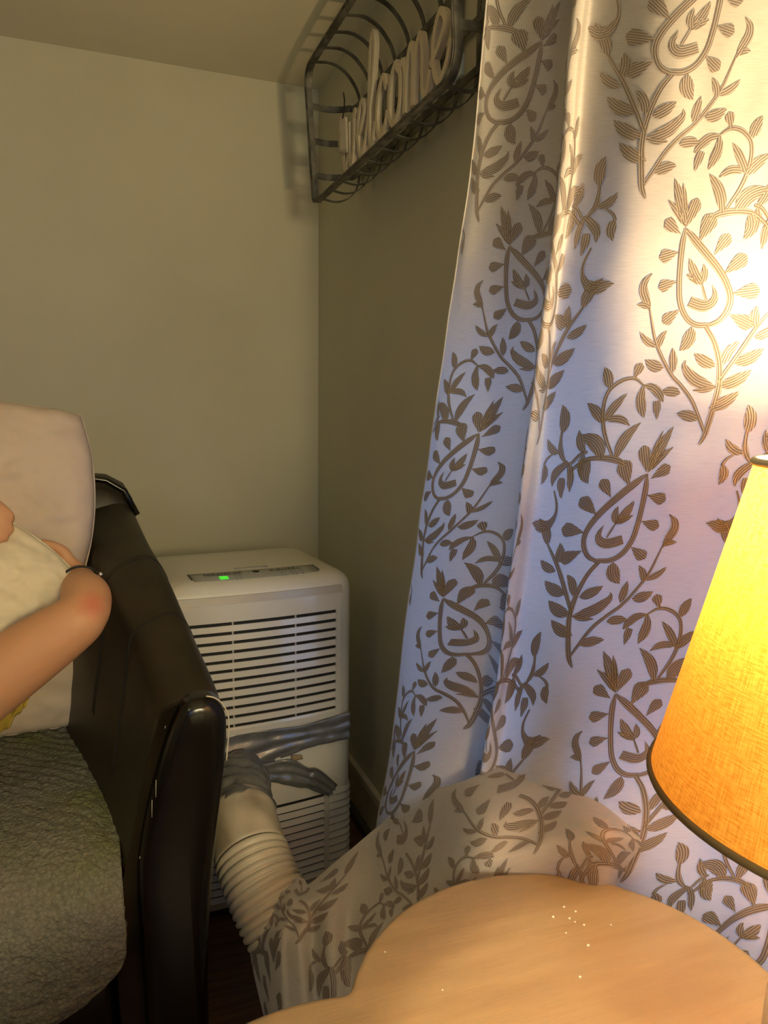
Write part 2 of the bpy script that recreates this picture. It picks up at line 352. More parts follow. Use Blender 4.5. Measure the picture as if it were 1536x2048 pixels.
# seams across the arm roll
def arm_pt(t, k):
    f = t * (NA - 1); i = min(int(f), NA - 2); f -= i; kk = min(max(k, 0), 47); a = int(min(kk, 46)); g_ = kk - a
    q = lambda s: s[a].lerp(s[a + 1], g_)
    return q(sec[i]).lerp(q(sec[i + 1]), f)
for (t0, sk) in ((0.30, -0.10), (0.56, -0.13)):
    ds = []
    for off in (0, 0.012):
        path = []
        for j in range(30):
            k = 12 + j * (24 / 29); c = arm_pt(t0 + off - sk * 0.0 + (abs(j - 8) / 22) ** 1.5 * 0.16, k); path.append(c)
        ds.append(tube_data(path, 0.0013, 6))
    mk('seam', *merge(*ds), M_thread, arm)
# front panel of the arm: tall padded black panel
PF = [(352, 1428), (362, 1407), (383, 1396), (408, 1392), (432, 1397), (449, 1415), (457, 1445), (452, 1520), (440, 1620), (425, 1760), (417, 1900), (420, 2080), (424, 2180),
      (300, 2180), (292, 2060), (281, 1900), (272, 1790), (276, 1700), (296, 1600), (318, 1520), (338, 1455)]
yf = 1.232
front = [hy(px, py, yf) for px, py in PF]
cen = Vector((sum(p.x for p in front) / len(front), yf, 0))
def ring(off, dy, fr=front):
    n = len(fr); out = []
    for i in range(n):
        a, b_, c_ = fr[i - 1], fr[i], fr[(i + 1) % n]
        tdir = (c_ - a); nn = Vector((tdir.z, 0, -tdir.x)).normalized()   # outward for clockwise seen from -y
        out.append(Vector((b_.x - nn.x * off, b_.y + dy, b_.z - nn.z * off)))
    return out
# check orientation of the normal
test = ring(-0.01, 0); 
sgn = 1 if (Vector((test[0].x, 0, test[0].z)) - Vector((cen.x, 0, 0.45))).length > (Vector((front[0].x, 0, front[0].z)) - Vector((cen.x, 0, 0.45))).length else -1
rings = [ring(0, 0.05), ring(0, 0.004), ring(sgn * 0.004, -0.006), ring(sgn * 0.012, -0.014), ring(sgn * 0.026, -0.020)]
n = len(front); V = [v for r_ in rings for v in r_]; Fc = []
for j in range(len(rings) - 1):
    for i in range(n): Fc.append((j * n + i, j * n + (i + 1) % n, (j + 1) * n + (i + 1) % n, (j + 1) * n + i))
Fc.append(tuple((len(rings) - 1) * n + i for i in range(n)))
o = mk('arm_front_panel', V, Fc, M_leather_blk, couch); o['label'] = 'glossy black arm front panel'
md = o.modifiers.new('s', 'SUBSURF'); md.levels = md.render_levels = 2
# worn pale line along the piping
pp = ring(-sgn * 0.0005, -0.002)
mk('worn_piping', *tube_data([cat([pp[i] for i in (1, 2, 3, 4, 5, 6, 7)], t / 50) for t in range(18, 51)], 0.0013, 6), M_crack, couch)
for q in ((331, 1452), (312, 1560), (304, 1600), (280, 1713)):
    c = hy(*q, yf - 0.012); mk('worn_fleck', *tube_data([c, c + Vector((-0.001, 0, -0.004 if q[1] < 1500 or q[1] > 1700 else -0.03))], 0.0005, 5), M_crack, couch)
# couch back with rounded scroll end
bx_ = [(-1.55, 0), (-0.06, 0)]
V = []
backprof = [(a - 0.37, c) for a, c in ((2.20, 0.02), (2.20, 0.45), (2.26, 0.80), (2.28, 1.00), (2.31, 1.055), (2.37, 1.075), (2.43, 1.055), (2.455, 0.99), (2.45, 0.80), (2.44, 0.02))]
bp_ = [Vector((0, a, c)) for a, c in backprof]; ends = [(-1.60, 0.0), (-0.30, 0.0), (-0.10, 0.0), (0.02, 0.012), (0.06, 0.035), (0.082, 0.075), (0.088, 0.12)]
for (x, dz) in ends:
    for k in range(40):
        c = cat(bp_, k / 39); V.append(Vector((x, c.y, max(c.z - dz * (c.z > 0.5), 0.02))))
Fc = grid_faces(40, len(ends)); Fc += [tuple(range(40)), tuple((len(ends) - 1) * 40 + k for k in range(39, -1, -1))]
mk('couch_back', V, Fc, M_leather, couch)
V, Fc = tube_data([Vector((x, 1.92, 1.068 - d)) for x, d in ((-1.5, 0), (-0.3, 0), (-0.06, 0.0), (0.02, 0.014), (0.06, 0.04), (0.088, 0.10))], 0.008, 8); mk('back_piping', V, Fc, M_leather_blk, couch)
bm = bmesh.new(); box(bm, -1.6, 0.0, 1.24, 1.85, 0.10, 0.30, 0.02); mkbm('seat_base', bm, M_leather_blk, couch)
bm = bmesh.new(); box(bm, -1.55, -0.04, 1.25, 1.83, 0.28, 0.48, 0.04, 4); mkbm('seat_cushion', bm, M_leather, couch)
for (x, y) in ((-1.5, 1.32), (-1.5, 2.0), (0.0, 2.0), (0.02, 1.32)):
    V, Fc = lathe([(0.0, 0.0), (0.02, 0.0), (0.028, 0.11), (0.0, 0.11)], x, y, 16); mk('foot', V, Fc, M_leather_blk, couch)
bm = bmesh.new(); box(bm, -1.78, -1.58, 1.25, 2.06, 0.02, 0.68, 0.05, 4); mkbm('armrest', bm, M_leather, couch)
# ------------------------------------------------------------------ sherpa throw over the seat
nu, nv = 150, 190; V = []
prof = [Vector((0, y, z)) for y, z in ((1.84, 0.506), (1.75, 0.502), (1.62, 0.504), (1.48, 0.503), (1.34, 0.492), (1.265, 0.465), (1.228, 0.41), (1.220, 0.34), (1.217, 0.28), (1.218, 0.225))]
for j in range(nv):
    t = j / (nv - 1); c = cat(prof, t)
    # right hem: follows the cushion's side, rounded lower corner
    xr = 0.008 + 0.012 * t
    if t > 0.80: xr -= 0.13 * ((t - 0.80) / 0.20) ** 2.2
    for i in range(nu):
        s = i / (nu - 1); x = -0.62 + (xr + 0.62) * s
        zz = c.z + (0.010 * math.sin(x * 9) if t > .8 else 0)
        edge = sst(0.90, 1.0, s)
        nzv = noise.noise(Vector((x * 70, c.y * 70 + c.z * 70, 3))) * 0.0035 + noise.noise(Vector((x * 14, c.y * 14 + c.z * 14, 8))) * 0.006
        # woven diagonal ridges near the top of the seat
        dg = 0.0022 * math.sin((x * 1.0 + (c.y + c.z) * 1.3) * 150) * sst(0.7, 0.2, t)
        up = sst(0.42, 0.60, t)
        off = nzv + dg
        V.append(Vector((x, c.y - off * up - 0.010 * up * (1 - edge), zz + off * (1 - up) - 0.016 * edge * (1 - up) + 0.006)))
throw = mk('sherpa_throw', V, grid_faces(nu, nv, True), M_throw)
tag(throw, 'grey green sherpa throw blanket draped over the couch seat', 'blanket')
md = throw.modifiers.new('t', 'SOLIDIFY'); md.thickness = 0.012; md.offset = -1
# ------------------------------------------------------------------ pillows
def pillow(name, m, w_, h_, th, corner=0.35, seed=0, wr=0.006, pinch=0.06):
    """a stuffed pillow in its own frame: x width, z height, y thickness"""
    n1 = 70; V = []; Fc = []
    for side in (-1, 1):
        for j in range(n1):
            for i in range(n1):
                a = 2 * i / (n1 - 1) - 1; b_ = 2 * j / (n1 - 1) - 1
                # squircle mapping gives rounded corners
                k = corner; X = a * math.sqrt(max(1 - k * b_ * b_ / 2, 0)); Z = b_ * math.sqrt(max(1 - k * a * a / 2, 0))
                X *= 1 - pinch * (1 - b_ * b_) * 0; Z *= 1
                f = ((1 - a ** 4) * (1 - b_ ** 4)) ** 0.42
                q = Vector((X * 4 + seed, Z * 4, side * 3)); wrk = (noise.noise(q) + 0.5 * noise.noise(q * 2.2)) * wr * (0.3 + f)
                V.append(Vector((X * w_ / 2 * (1 + 0.01 * noise.noise(Vector((b_ * 3, seed, 0)))), side * th / 2 * f + side * wrk * (f > 0.02), Z * h_ / 2 * (1 + 0.015 * noise.noise(Vector((a * 3, seed, 5)))))))
    nn = n1 * n1
    Fc = grid_faces(n1, n1) + [tuple(nn + k for k in f[::-1]) for f in grid_faces(n1, n1)]
    bmx = bmesh.new(); vs = [bmx.verts.new(v) for v in V]; bmx.verts.ensure_lookup_table()
    for f in Fc: bmx.faces.new([vs[k] for k in f])
    bmesh.ops.remove_doubles(bmx, verts=bmx.verts, dist=0.0004)
    me = bpy.data.meshes.new(name); bmx.to_mesh(me); bmx.free(); me.materials.append(m)
    me.polygons.foreach_set('use_smooth', [True] * len(me.polygons))
    o = bpy.data.objects.new(name, me); COL.objects.link(o)
    # edge seam as a child
    loop = []
    for t in range(120):
        q = t / 120 * 4; s_ = int(q); f_ = (q - s_) * 2 - 1
        a, b_ = ((f_, -1), (1, f_), (-f_, 1), (-1, -f_))[s_]
        loop.append(Vector((a * math.sqrt(1 - corner * b_ * b_ / 2) * w_ / 2, 0, b_ * math.sqrt(1 - corner * a * a / 2) * h_ / 2)))
    loop.append(loop[0]); Vt, Ft = tube_data(loop, 0.0022, 6, False); sm = mk('seam', Vt, Ft, m, None); sm.parent = o
    return o
up_ = pillow('throw_pillow', M_pillow, 0.48, 0.40, 0.15, 0.42, 2.0, 0.010)
up_.location = (-0.246, 1.765, 1.045); up_.rotation_euler = (math.radians(-13), math.radians(2.5), math.radians(4))
tag(up_, 'large beige linen pillow rising above the couch back, upper of two', 'pillow')
lo_ = pillow('throw_pillow', M_pillow, 0.48, 0.42, 0.14, 0.22, 7.0, 0.008)
lo_.location = (-0.190, 1.80, 0.715); lo_.rotation_euler = (math.radians(-9), 0, math.radians(2))
tag(lo_, 'beige linen pillow standing on the throw, below the taller pillow', 'pillow')
hp = pillow('cuddle_pillow', M_cream, 0.27, 0.235, 0.09, 0.55, 11.0, 0.008)
pc = at(-26, 1172, 1.35); hp.location = pc; hp.rotation_euler = (math.radians(-22), math.radians(38), math.radians(-8))
tag(hp, 'small cream fleece pillow hugged in the bent arm', 'pillow')
# mustard cloth under the arm
V = []; g0 = [at(-60, 1405, 1.47), at(0, 1412, 1.44), at(38, 1398, 1.43), at(53, 1392, 1.42)]; g1 = [at(-60, 1475, 1.47), at(0, 1468, 1.45), at(28, 1440, 1.43), at(54, 1404, 1.42)]
for j in range(12):
    for i in range(30):
        a = cat(g0, i / 29); c = cat(g1, i / 29); p = a.lerp(c, j / 11); V.append(p + Vector((0, -0.014 * math.sin(j / 11 * math.pi), 0.004 * math.sin(i * .7))))
o = mk('mustard_cloth', V, grid_faces(30, 12), M_yellow); md = o.modifiers.new('t', 'SOLIDIFY'); md.thickness = 0.006; md.offset = 1
tag(o, 'corner of a mustard yellow cloth tucked under the bent arm', 'cloth')
# ------------------------------------------------------------------ person
E_ = at(176, 1228, 1.28); SH = at(-245, 1515, 1.25); W_ = at(158, 1158, 1.44)
person = empty('person', (SH.x - 0.2, 1.4, 0.46), 'person reclining on the couch, bare arm bent around a cream pillow, black cord bracelet', 'person')
def limb(path, rad, n=20, k=8):
    pts = []; rr = []; m_ = (len(path) - 1) * k
    rv = [Vector((r_, 0, 0)) for r_ in rad]
    for i in range(m_ + 1):
        pts.append(cat(path, i / m_)); rr.append(max(cat(rv, i / m_).x, 0.004))
    # rounded ends
    d0 = (pts[0] - pts[1]).normalized(); d1 = (pts[-1] - pts[-2]).normalized()
    for a in (0.5, 0.85): pts.insert(0, pts[0] + d0 * rr[0] * 0.4); rr.insert(0, rr[0] * (1 - a * 0.5))
    for a in (0.5, 0.85): pts.append(pts[-1] + d1 * rr[-1] * 0.4); rr.append(rr[-1] * (1 - a * 0.5))
    return tube_data(pts, rr, n)
def ball(c, r, sx=1, sy=1, sz=1, n=20):
    V, Fc = [], []
    prof_ = [(math.sin(math.pi * i / n), -math.cos(math.pi * i / n)) for i in range(n + 1)]
    prof_[0] = (0.01, -1); prof_[-1] = (0.01, 1)
    for (a, z) in prof_:
        for k in range(n): q = 2 * math.pi * k / n; V.append(Vector((c.x + a * r * sx * math.cos(q), c.y + a * r * sy * math.sin(q), c.z + z * r * sz)))
    for i in range(n):
        for k in range(n): Fc.append((i * n + k, i * n + (k + 1) % n, (i + 1) * n + (k + 1) % n, (i + 1) * n + k))
    Fc += [tuple(range(n - 1, -1, -1)), tuple(n * n + k for k in range(n))]
    return V, Fc
parts = []
mid = SH + Vector((-0.17, 0.03, 0.02)); neck = mid + Vector((-0.01, 0.06, 0.12)); head = neck + Vector((0, 0.05, 0.14)); pelvis = mid + Vector((-0.02, -0.34, -0.13))
pelvis.z = 0.57
SH2 = mid + Vector((-0.17, 0.02, 0.0))
parts.append(limb([pelvis, pelvis.lerp(mid, 0.5), mid], [0.13, 0.115, 0.125])); parts.append(limb([SH2, mid, SH], [0.055, 0.09, 0.055]))
parts.append(limb([mid, neck, head - Vector((0, 0, 0.04))], [0.07, 0.048, 0.05])); parts.append(ball(head, 0.115, 0.78, 0.92, 1.05))
parts.append(ball(head + Vector((0, -0.108, -0.015)), 0.018, 0.8, 1.1, 1.3)); parts.append(ball(head + Vector((0, -0.075, -0.075)), 0.05, 0.9, 0.8, 0.8))
for s_ in (-1, 1): parts.append(ball(head + Vector((s_ * 0.09, 0.01, -0.01)), 0.026, 0.4, 0.8, 1.2))
# visible arm: shoulder -> elbow -> wrist (turns back behind the cuddle pillow)
parts.append(limb([SH, SH.lerp(E_, 0.35) + Vector((0, 0, -0.004)), SH.lerp(E_, 0.72), SH.lerp(E_, 0.93), E_], [0.066, 0.066, 0.057, 0.047, 0.040], 24))
parts.append(limb([E_ + Vector((-0.004, 0, 0)), E_.lerp(W_, 0.3) + Vector((0.002, 0, 0.008)), E_.lerp(W_, 0.7), W_], [0.040, 0.043, 0.036, 0.029], 24))
def hand(Wr, dirv, palmn, size=1.0, curl=0.5, side=1):
    dirv = dirv.normalized(); palmn = (palmn - dirv * palmn.dot(dirv)).normalized(); lat = dirv.cross(palmn) * side
    pal = Wr + dirv * 0.075 * size
    out = [limb([Wr, Wr + dirv * 0.03 * size + lat * 0.012, pal + lat * 0.016], [0.026, 0.026, 0.02]), limb([Wr, Wr + dirv * 0.03 * size - lat * 0.012, pal - lat * 0.016], [0.026, 0.025, 0.018])]
    for k, (o_, l_) in enumerate(((0.030, 0.066), (0.010, 0.074), (-0.010, 0.069), (-0.029, 0.054))):
        b0 = pal + lat * o_ * size - dirv * 0.012; seg = l_ * size; d = dirv; pts = [b0]
        for j in range(3):
            a = curl * (j + 0.6); dd = (dirv * math.cos(a) + palmn * math.sin(a)); pts.append(pts[-1] + dd * seg * (0.45, 0.32, 0.23)[j])
        out.append(limb(pts, [0.0105, 0.0095, 0.0088, 0.0075], 12, 4))
    tb = Wr + dirv * 0.022 + lat * 0.022
    out.append(limb([tb, tb + (dirv * 0.6 + lat * 0.8) * 0.032, tb + (dirv * 0.85 + lat * 0.6 + palmn * 0.3) * 0.06, tb + (dirv + lat * 0.35 + palmn * 0.6) * 0.078], [0.015, 0.012, 0.011, 0.008], 12, 4))
    return out
parts += hand(W_, at(60, 1125, 1.49) - W_, Vector((0.1, -1, -0.2)), 0.95, 0.45)
# other arm comes over the pillow's upper edge, hand at the frame's edge
E2 = SH2 + Vector((-0.10, -0.22, 0.03)); W2 = at(-95, 985, 1.30)
parts.append(limb([SH2, SH2.lerp(E2, 0.5), E2], [0.055, 0.048, 0.040])); parts.append(limb([E2, E2.lerp(W2, 0.4), W2], [0.040, 0.040, 0.028]))
parts += hand(W2, at(28, 1066, 1.30) - W2, Vector((0, 0.8, -0.6)), 0.92, 0.30, -1)
for s_ in (-1, 1):
    hp_ = pelvis + Vector((s_ * 0.09, -0.02, 0)); kn = hp_ + Vector((s_ * 0.06 - 0.10, -0.36, 0.02)); kn.z = 0.54; an = kn + Vector((-0.02, 0.03, -0.42)); an.z = 0.08
    parts.append(limb([hp_, hp_.lerp(kn, 0.5), kn], [0.085, 0.07, 0.052])); parts.append(limb([kn, kn.lerp(an, 0.35), an], [0.052, 0.05, 0.034]))
    parts.append(limb([an + Vector((0, 0.02, -0.03)), an + Vector((0, -0.07, -0.045)), an + Vector((0, -0.15, -0.055))], [0.032, 0.032, 0.022]))
V, Fc = merge(*parts)
body = mk('body', V, Fc, M_skin, person)
md = body.modifiers.new('r', 'REMESH'); md.mode = 'VOXEL'; md.voxel_size = 0.0055; md.use_smooth_shade = True
md = body.modifiers.new('s', 'SMOOTH'); md.factor = 0.6; md.iterations = 7
_skin_fn(person.location)
V, Fc = merge(limb([pelvis + Vector((0, -0.0, 0)), pelvis.lerp(mid, 0.5), mid], [0.142, 0.128, 0.136]), limb([SH2 + Vector((-0.02, 0, 0)), mid, SH + Vector((0.01, 0, 0))], [0.070, 0.104, 0.070]),
              limb([SH, SH.lerp(E_, 0.3)], [0.078, 0.080]), limb([SH2, SH2.lerp(E2, 0.55)], [0.066, 0.062]))
o = mk('shirt', V, Fc, M_cream, person); md = o.modifiers.new('r', 'REMESH'); md.mode = 'VOXEL'; md.voxel_size = 0.01; md.use_smooth_shade = True
ds = []
for s_ in (-1, 1):
    hp_ = pelvis + Vector((s_ * 0.09, -0.02, 0)); kn = hp_ + Vector((s_ * 0.06 - 0.10, -0.36, 0.02)); kn.z = 0.54; an = kn + Vector((-0.02, 0.03, -0.42)); an.z = 0.08
    ds += [limb([hp_, hp_.lerp(kn, 0.5), kn], [0.10, 0.085, 0.068]), limb([kn, kn.lerp(an, 0.4), kn.lerp(an, 0.92)], [0.068, 0.064, 0.056])]
ds.append(limb([pelvis + Vector((-0.05, 0, 0)), pelvis + Vector((0.05, 0, 0))], [0.145, 0.145]))
o = mk('trousers', *merge(*ds), M_jeans, person); md = o.modifiers.new('r', 'REMESH'); md.mode = 'VOXEL'; md.voxel_size = 0.01; md.use_smooth_shade = True
V, Fc = ball(head + Vector((0, 0.022, 0.03)), 0.122, 0.82, 0.92, 1.0); mk('hair', V, Fc, M_hair, person)
for s_ in (-1, 1):
    ey = head + Vector((s_ * 0.034, -0.093, 0.005)); V, Fc = ball(ey, 0.013, 1, 0.8, 0.7, 12); mk('eye', V, Fc, M_white, person)
V, Fc = ball(head + Vector((0, -0.112, -0.062)), 0.02, 1.1, 0.4, 0.35, 12); mk('mouth', V, Fc, mat('lip', (0.45, 0.16, 0.12), 0.5)[0], person)
# bracelet: black cord round the wrist with a bead
ax = (W_ - E_).normalized(); a = (Vector((0, 0, 1)) - ax * ax.z).normalized(); b_ = ax.cross(a)
wc = E_.lerp(W_, 0.78); rr_ = 0.0385
cord = [wc + (a * math.cos(q) * 1.0 + b_ * math.sin(q)) * rr_ for q in [2 * math.pi * k / 48 for k in range(49)]]
brace = mk('bracelet', *tube_data(cord, 0.0023, 8, False), M_black, person); brace['label'] = 'thin black cord bracelet'
bd = at(191, 1134, 1.465)
bd = min(cord, key=lambda c: (c - bd).length)
mk('bead', *ball(bd + Vector((0.002, -0.002, 0.001)), 0.0045, n=12), M_silver, brace)
# ------------------------------------------------------------------ portable air conditioner
YAW = math.radians(5.0)
AC0 = Vector((0.118, 1.700, 0.0)); AW, AD, AH = 0.476, 0.40, 0.822
ac = empty('portable_air_conditioner', AC0, 'ivory portable air conditioner with slatted grille standing in the corner', 'air conditioner', rz=YAW)
# local frame: x 0..AW (right), y 0..AD (back), z up; the front bows out
def acl(px, py):
    v = ray(px, py); c_, s_ = math.cos(YAW), math.sin(YAW); nrm = np.array([s_, -c_]); p0 = np.array([AC0.x, AC0.y]) + nrm * 0.012
    t = (nrm @ p0) / (nrm @ v[:2]); v = v * t; return (v[0] - AC0.x) * c_ + (v[1] - AC0.y) * s_, v[2] + H
def bow(x): q = (x / AW - 0.5) * 2; return -0.016 * (1 - q * q)
nsec = 48
def outline(z, inset=0.0):
    r_ = 0.036; pts = []
    x0, x1, y0, y1 = inset, AW - inset, inset, AD - inset
    for (cx_, cy_, a0) in ((x1 - r_, y0 + r_, -90), (x1 - r_, y1 - r_, 0), (x0 + r_, y1 - r_, 90), (x0 + r_, y0 + r_, 180)):
        for k in range(8):
            q = math.radians(a0 + k * 90 / 7); pts.append((cx_ + r_ * math.cos(q), cy_ + r_ * math.sin(q)))
    # subdivide the front edge so that it can bow
    out = pts[:]; fr_ = [(x0 + r_ + (x1 - x0 - 2 * r_) * k / 13, y0) for k in range(1, 13)]
    out += fr_
    return [Vector((x, y + (bow(x) if y < 0.1 else 0) * sst(0.1, 0.0, y - 0.0), z)) for x, y in out]
levels = [(0.012, 0.012), (0.02, 0.004), (0.03, 0.0), (0.10, 0.0), (0.40, 0.0), (0.70, 0.0), (0.785, 0.0), (0.806, 0.003), (0.819, 0.011), (0.828, 0.024), (0.833, 0.042), (0.836, 0.09), (0.838, 0.15)]
V = []; 
for z, ins in levels: V += outline(z, ins)
m_ = len(outline(0)); Fc = []
for j in range(len(levels) - 1):
    for i in range(m_): Fc.append((j * m_ + i, j * m_ + (i + 1) % m_, (j + 1) * m_ + (i + 1) % m_, (j + 1) * m_ + i))
Fc += [tuple(range(m_ - 1, -1, -1)), tuple((len(levels) - 1) * m_ + i for i in range(m_))]
mk('casing', V, Fc, M_plastic, ac, local=True)
def acbox(name, x0, x1, z0, z1, y0, y1, m, parent=ac, nx=1, bev=0.001, slant=0.0, sharp=40):
    """slab following the bowed front; y measured outward (negative) from the surface"""
    V = []; nx = max(nx, 2)
    for i in range(nx + 1):
        x = x0 + (x1 - x0) * i / nx; yb_ = bow(x)
        V += [Vector((x, yb_ + y1, z0)), Vector((x, yb_ + y0 - 0, z0)), Vector((x, yb_ + y0 + slant, z1)), Vector((x, yb_ + y1, z1))]
    Fc = [(0, 1, 2, 3), tuple(nx * 4 + k for k in (3, 2, 1, 0))]
    for i in range(nx):
        for k in range(4): a = i * 4 + k; b_ = i * 4 + (k + 1) % 4; Fc.append((a, a + 4, b_ + 4, b_))
    bmx = bmesh.new(); vs = [bmx.verts.new(v) for v in V]
    for f in Fc: bmx.faces.new([vs[k] for k in f])
    bmesh.ops.recalc_face_normals(bmx, faces=bmx.faces)
    return mkbm(name, bmx, m, parent, True, local=True, sharp=sharp)
PX0, PX1 = 0.035, acl(682, 1300)[0]
GZ1 = acl(668, 1219)[1]; PIT = (GZ1 - acl(668, 1411)[1]) / 11; GZ0 = GZ1 - 12 * PIT + 0.008         # grille slots from top to bottom
LIPZ = acl(679, 1184)[1]; FOOT = acl(690, 1428)[1]
fp = acbox('front_panel', PX0, PX1, GZ1, LIPZ, -0.007, 0.002, M_gloss, nx=14); fp['label'] = 'glossy plain panel above the grille'
acbox('panel_lip', PX0 - 0.004, PX1 + 0.003, LIPZ, LIPZ + 0.017, -0.0085, 0.004, M_lip, nx=14, slant=0.006)
acbox('panel_foot', PX0, PX1, FOOT, GZ0, -0.007, 0.002, M_gloss, nx=14)
acbox('side_stile', PX1 - 0.014, PX1, GZ0, GZ1, -0.007, 0.002, M_gloss, nx=2)
acbox('side_stile', PX0, PX0 + 0.014, GZ0, GZ1, -0.007, 0.002, M_gloss, nx=2)
acbox('grille_recess', PX0 + 0.01, PX1 - 0.01, GZ0, GZ1, -0.0015, 0.002, M_slot, nx=14)
acbox('panel_gap', PX1, PX1 + 0.0012, FOOT, LIPZ + 0.01, -0.0012, 0.002, M_slot, nx=2)
NS = 12; pitch = PIT
for k in range(NS):
    z1 = GZ1 - pitch * k - 0.0088; z0 = max(GZ1 - pitch * (k + 1), GZ0)
    acbox('slat', PX0 + 0.012, PX1 - 0.012, z0, z1, -0.0072, -0.001, M_gloss, nx=12, slant=0.0025)
for xx in (acl(463, 1300)[0], acl(588, 1300)[0]):
    acbox('grille_rib', xx, xx + 0.004, GZ0, GZ1, -0.0045, -0.001, M_lip, nx=2)
# top control panel lying on the sloped top front
def topz(y): return np.interp(y, [0, 0.013, 0.045, 0.09, 0.15], [0.806, 0.820, 0.8335, 0.8365, 0.8385])
def toppatch(name, x0, x1, y0, y1, m, lift, nx=10, parent=ac, arc=0.012):
    V = []
    for j in range(6):
        for i in range(nx + 1):
            x = x0 + (x1 - x0) * i / nx; y = y0 + (y1 - y0) * j / 5; yy = y + arc * (((x / AW - 0.5) * 2) ** 2)
            V.append(Vector((x, yy, topz(yy - bow(x) * sst(0.1, 0.0, yy)) + lift)))
    o = mk(name, V, grid_faces(nx + 1, 6), m, parent, local=True)
    md = o.modifiers.new('t', 'SOLIDIFY'); md.thickness = 0.0012; md.offset = -1
    return o
cp = toppatch('control_panel', 0.085, 0.395, 0.012, 0.080, M_panel, 0.0012)
toppatch('panel_border', 0.081, 0.399, 0.008, 0.084, M_print, 0.0006)
toppatch('green_display', 0.146, 0.166, 0.026, 0.044, M_green, 0.0022, 2, cp)
toppatch('brand_strip', 0.20, 0.285, 0.105, 0.116, M_panel, 0.001, 4)
c_ = Vector((0.242, 0.066, topz(0.074) + 0.001)); V, Fc = lathe([(0.0, 0.002), (0.007, 0.002), (0.009, 0.0), (0.009, -0.002)], c_.x, c_.y, 20)
mk('sensor_lens', [Vector((v.x, v.y, v.z + c_.z)) for v in V], Fc, M_lens, cp, local=True)
rnd = random.Random(3)
ds = []
for (x0, x1) in ((0.115, 0.205), (0.275, 0.355)):
    x = x0
    while x < x1:
        w1 = rnd.uniform(0.004, 0.010)
        ds.append(('pm', x, min(x + w1, x1), 0.056, 0.056 + rnd.uniform(0.006, 0.018))); x += w1 + rnd.uniform(0.001, 0.003)
for x in (0.184, 0.193, 0.295, 0.304, 0.322, 0.331, 0.348):
    for y in (0.020, 0.032, 0.044): ds.append(('pm', x, x + 0.003, y, y + 0.004))
V, Fc = [], []
for _, x0, x1, y0, y1 in ds:
    o_ = len(V)
    for (x, y) in ((x0, y0), (x1, y0), (x1, y1), (x0, y1)):
        y_ = y + 0.012 * (((x / AW - 0.5) * 2) ** 2); V.append(Vector((x, y_, topz(y_ - bow(x) * sst(0.1, 0.0, y_)) + 0.0021)))
    Fc.append((o_, o_ + 1, o_ + 2, o_ + 3))
mk('button_markings', V, Fc, M_print, cp, False, local=True)['kind'] = 'stuff'
# lower housing louvres: a wide field and a field wrapping the right corner
LX1, LZ1 = acl(648, 1588); lp = (LZ1 - acl(648, 1732)[1]) / 10; NL = int((LZ1 - 0.04) / lp); LZ0 = LZ1 - NL * lp
acbox('louvre_recess', 0.05, LX1 + 0.002, LZ0, LZ1, -0.0006, 0.002, M_slot, nx=10)
for k in range(NL):
    z1 = LZ1 - lp * k - 0.0065
    acbox('louvre', 0.05, LX1, LZ1 - lp * (k + 1), z1, -0.0075, 0.0, M_plastic, nx=10, slant=0.0055)
acbox('louvre_stile', LX1, LX1 + 0.014, LZ0, LZ1 + 0.03, -0.0058, 0.0, M_plastic, nx=3)
for k in range(NL + 1):
    z1 = LZ1 + 0.010 - lp * k - 0.003; z0 = z1 - lp + 0.0065
    V = []
    pathc = [(LX1 + 0.014 + (AW - 0.037 - LX1 - 0.014) * j / 8, bow(LX1 + 0.014 + (AW - 0.037 - LX1 - 0.014) * j / 8)) for j in range(9)]
    for j in range(1, 8): q = math.radians(-90 + 80 * j / 7); pathc.append((AW - 0.036 + 0.036 * math.cos(q), 0.036 + bow(AW - 0.036) * (1 - j / 8) + 0.036 * math.sin(q)))
    for (x, y) in pathc:
        d = Vector((0.4 if x > AW - 0.04 else 0.0, -1, 0)).normalized()
        for (o2, zz) in ((0.0, z0), (0.0062, z0), (0.0012, z1), (0.0, z1)): V.append(Vector((x, y, zz)) + d * o2)
    m2 = len(pathc); Fc = [(0, 1, 2, 3), tuple((m2 - 1) * 4 + k2 for k2 in (3, 2, 1, 0))]
    for i in range(m2 - 1):
        for k2 in range(4): a = i * 4 + k2; b_ = i * 4 + (k2 + 1) % 4; Fc.append((a, b_, b_ + 4, a + 4))
    o = mk('corner_louvre', V, Fc, M_plastic, ac, True, local=True); o.data.set_sharp_from_angle(angle=0.6)
acbox('base_shadow_gap', 0.03, AW - 0.03, 0.018, 0.024, -0.0008, 0.002, M_slot, nx=8)
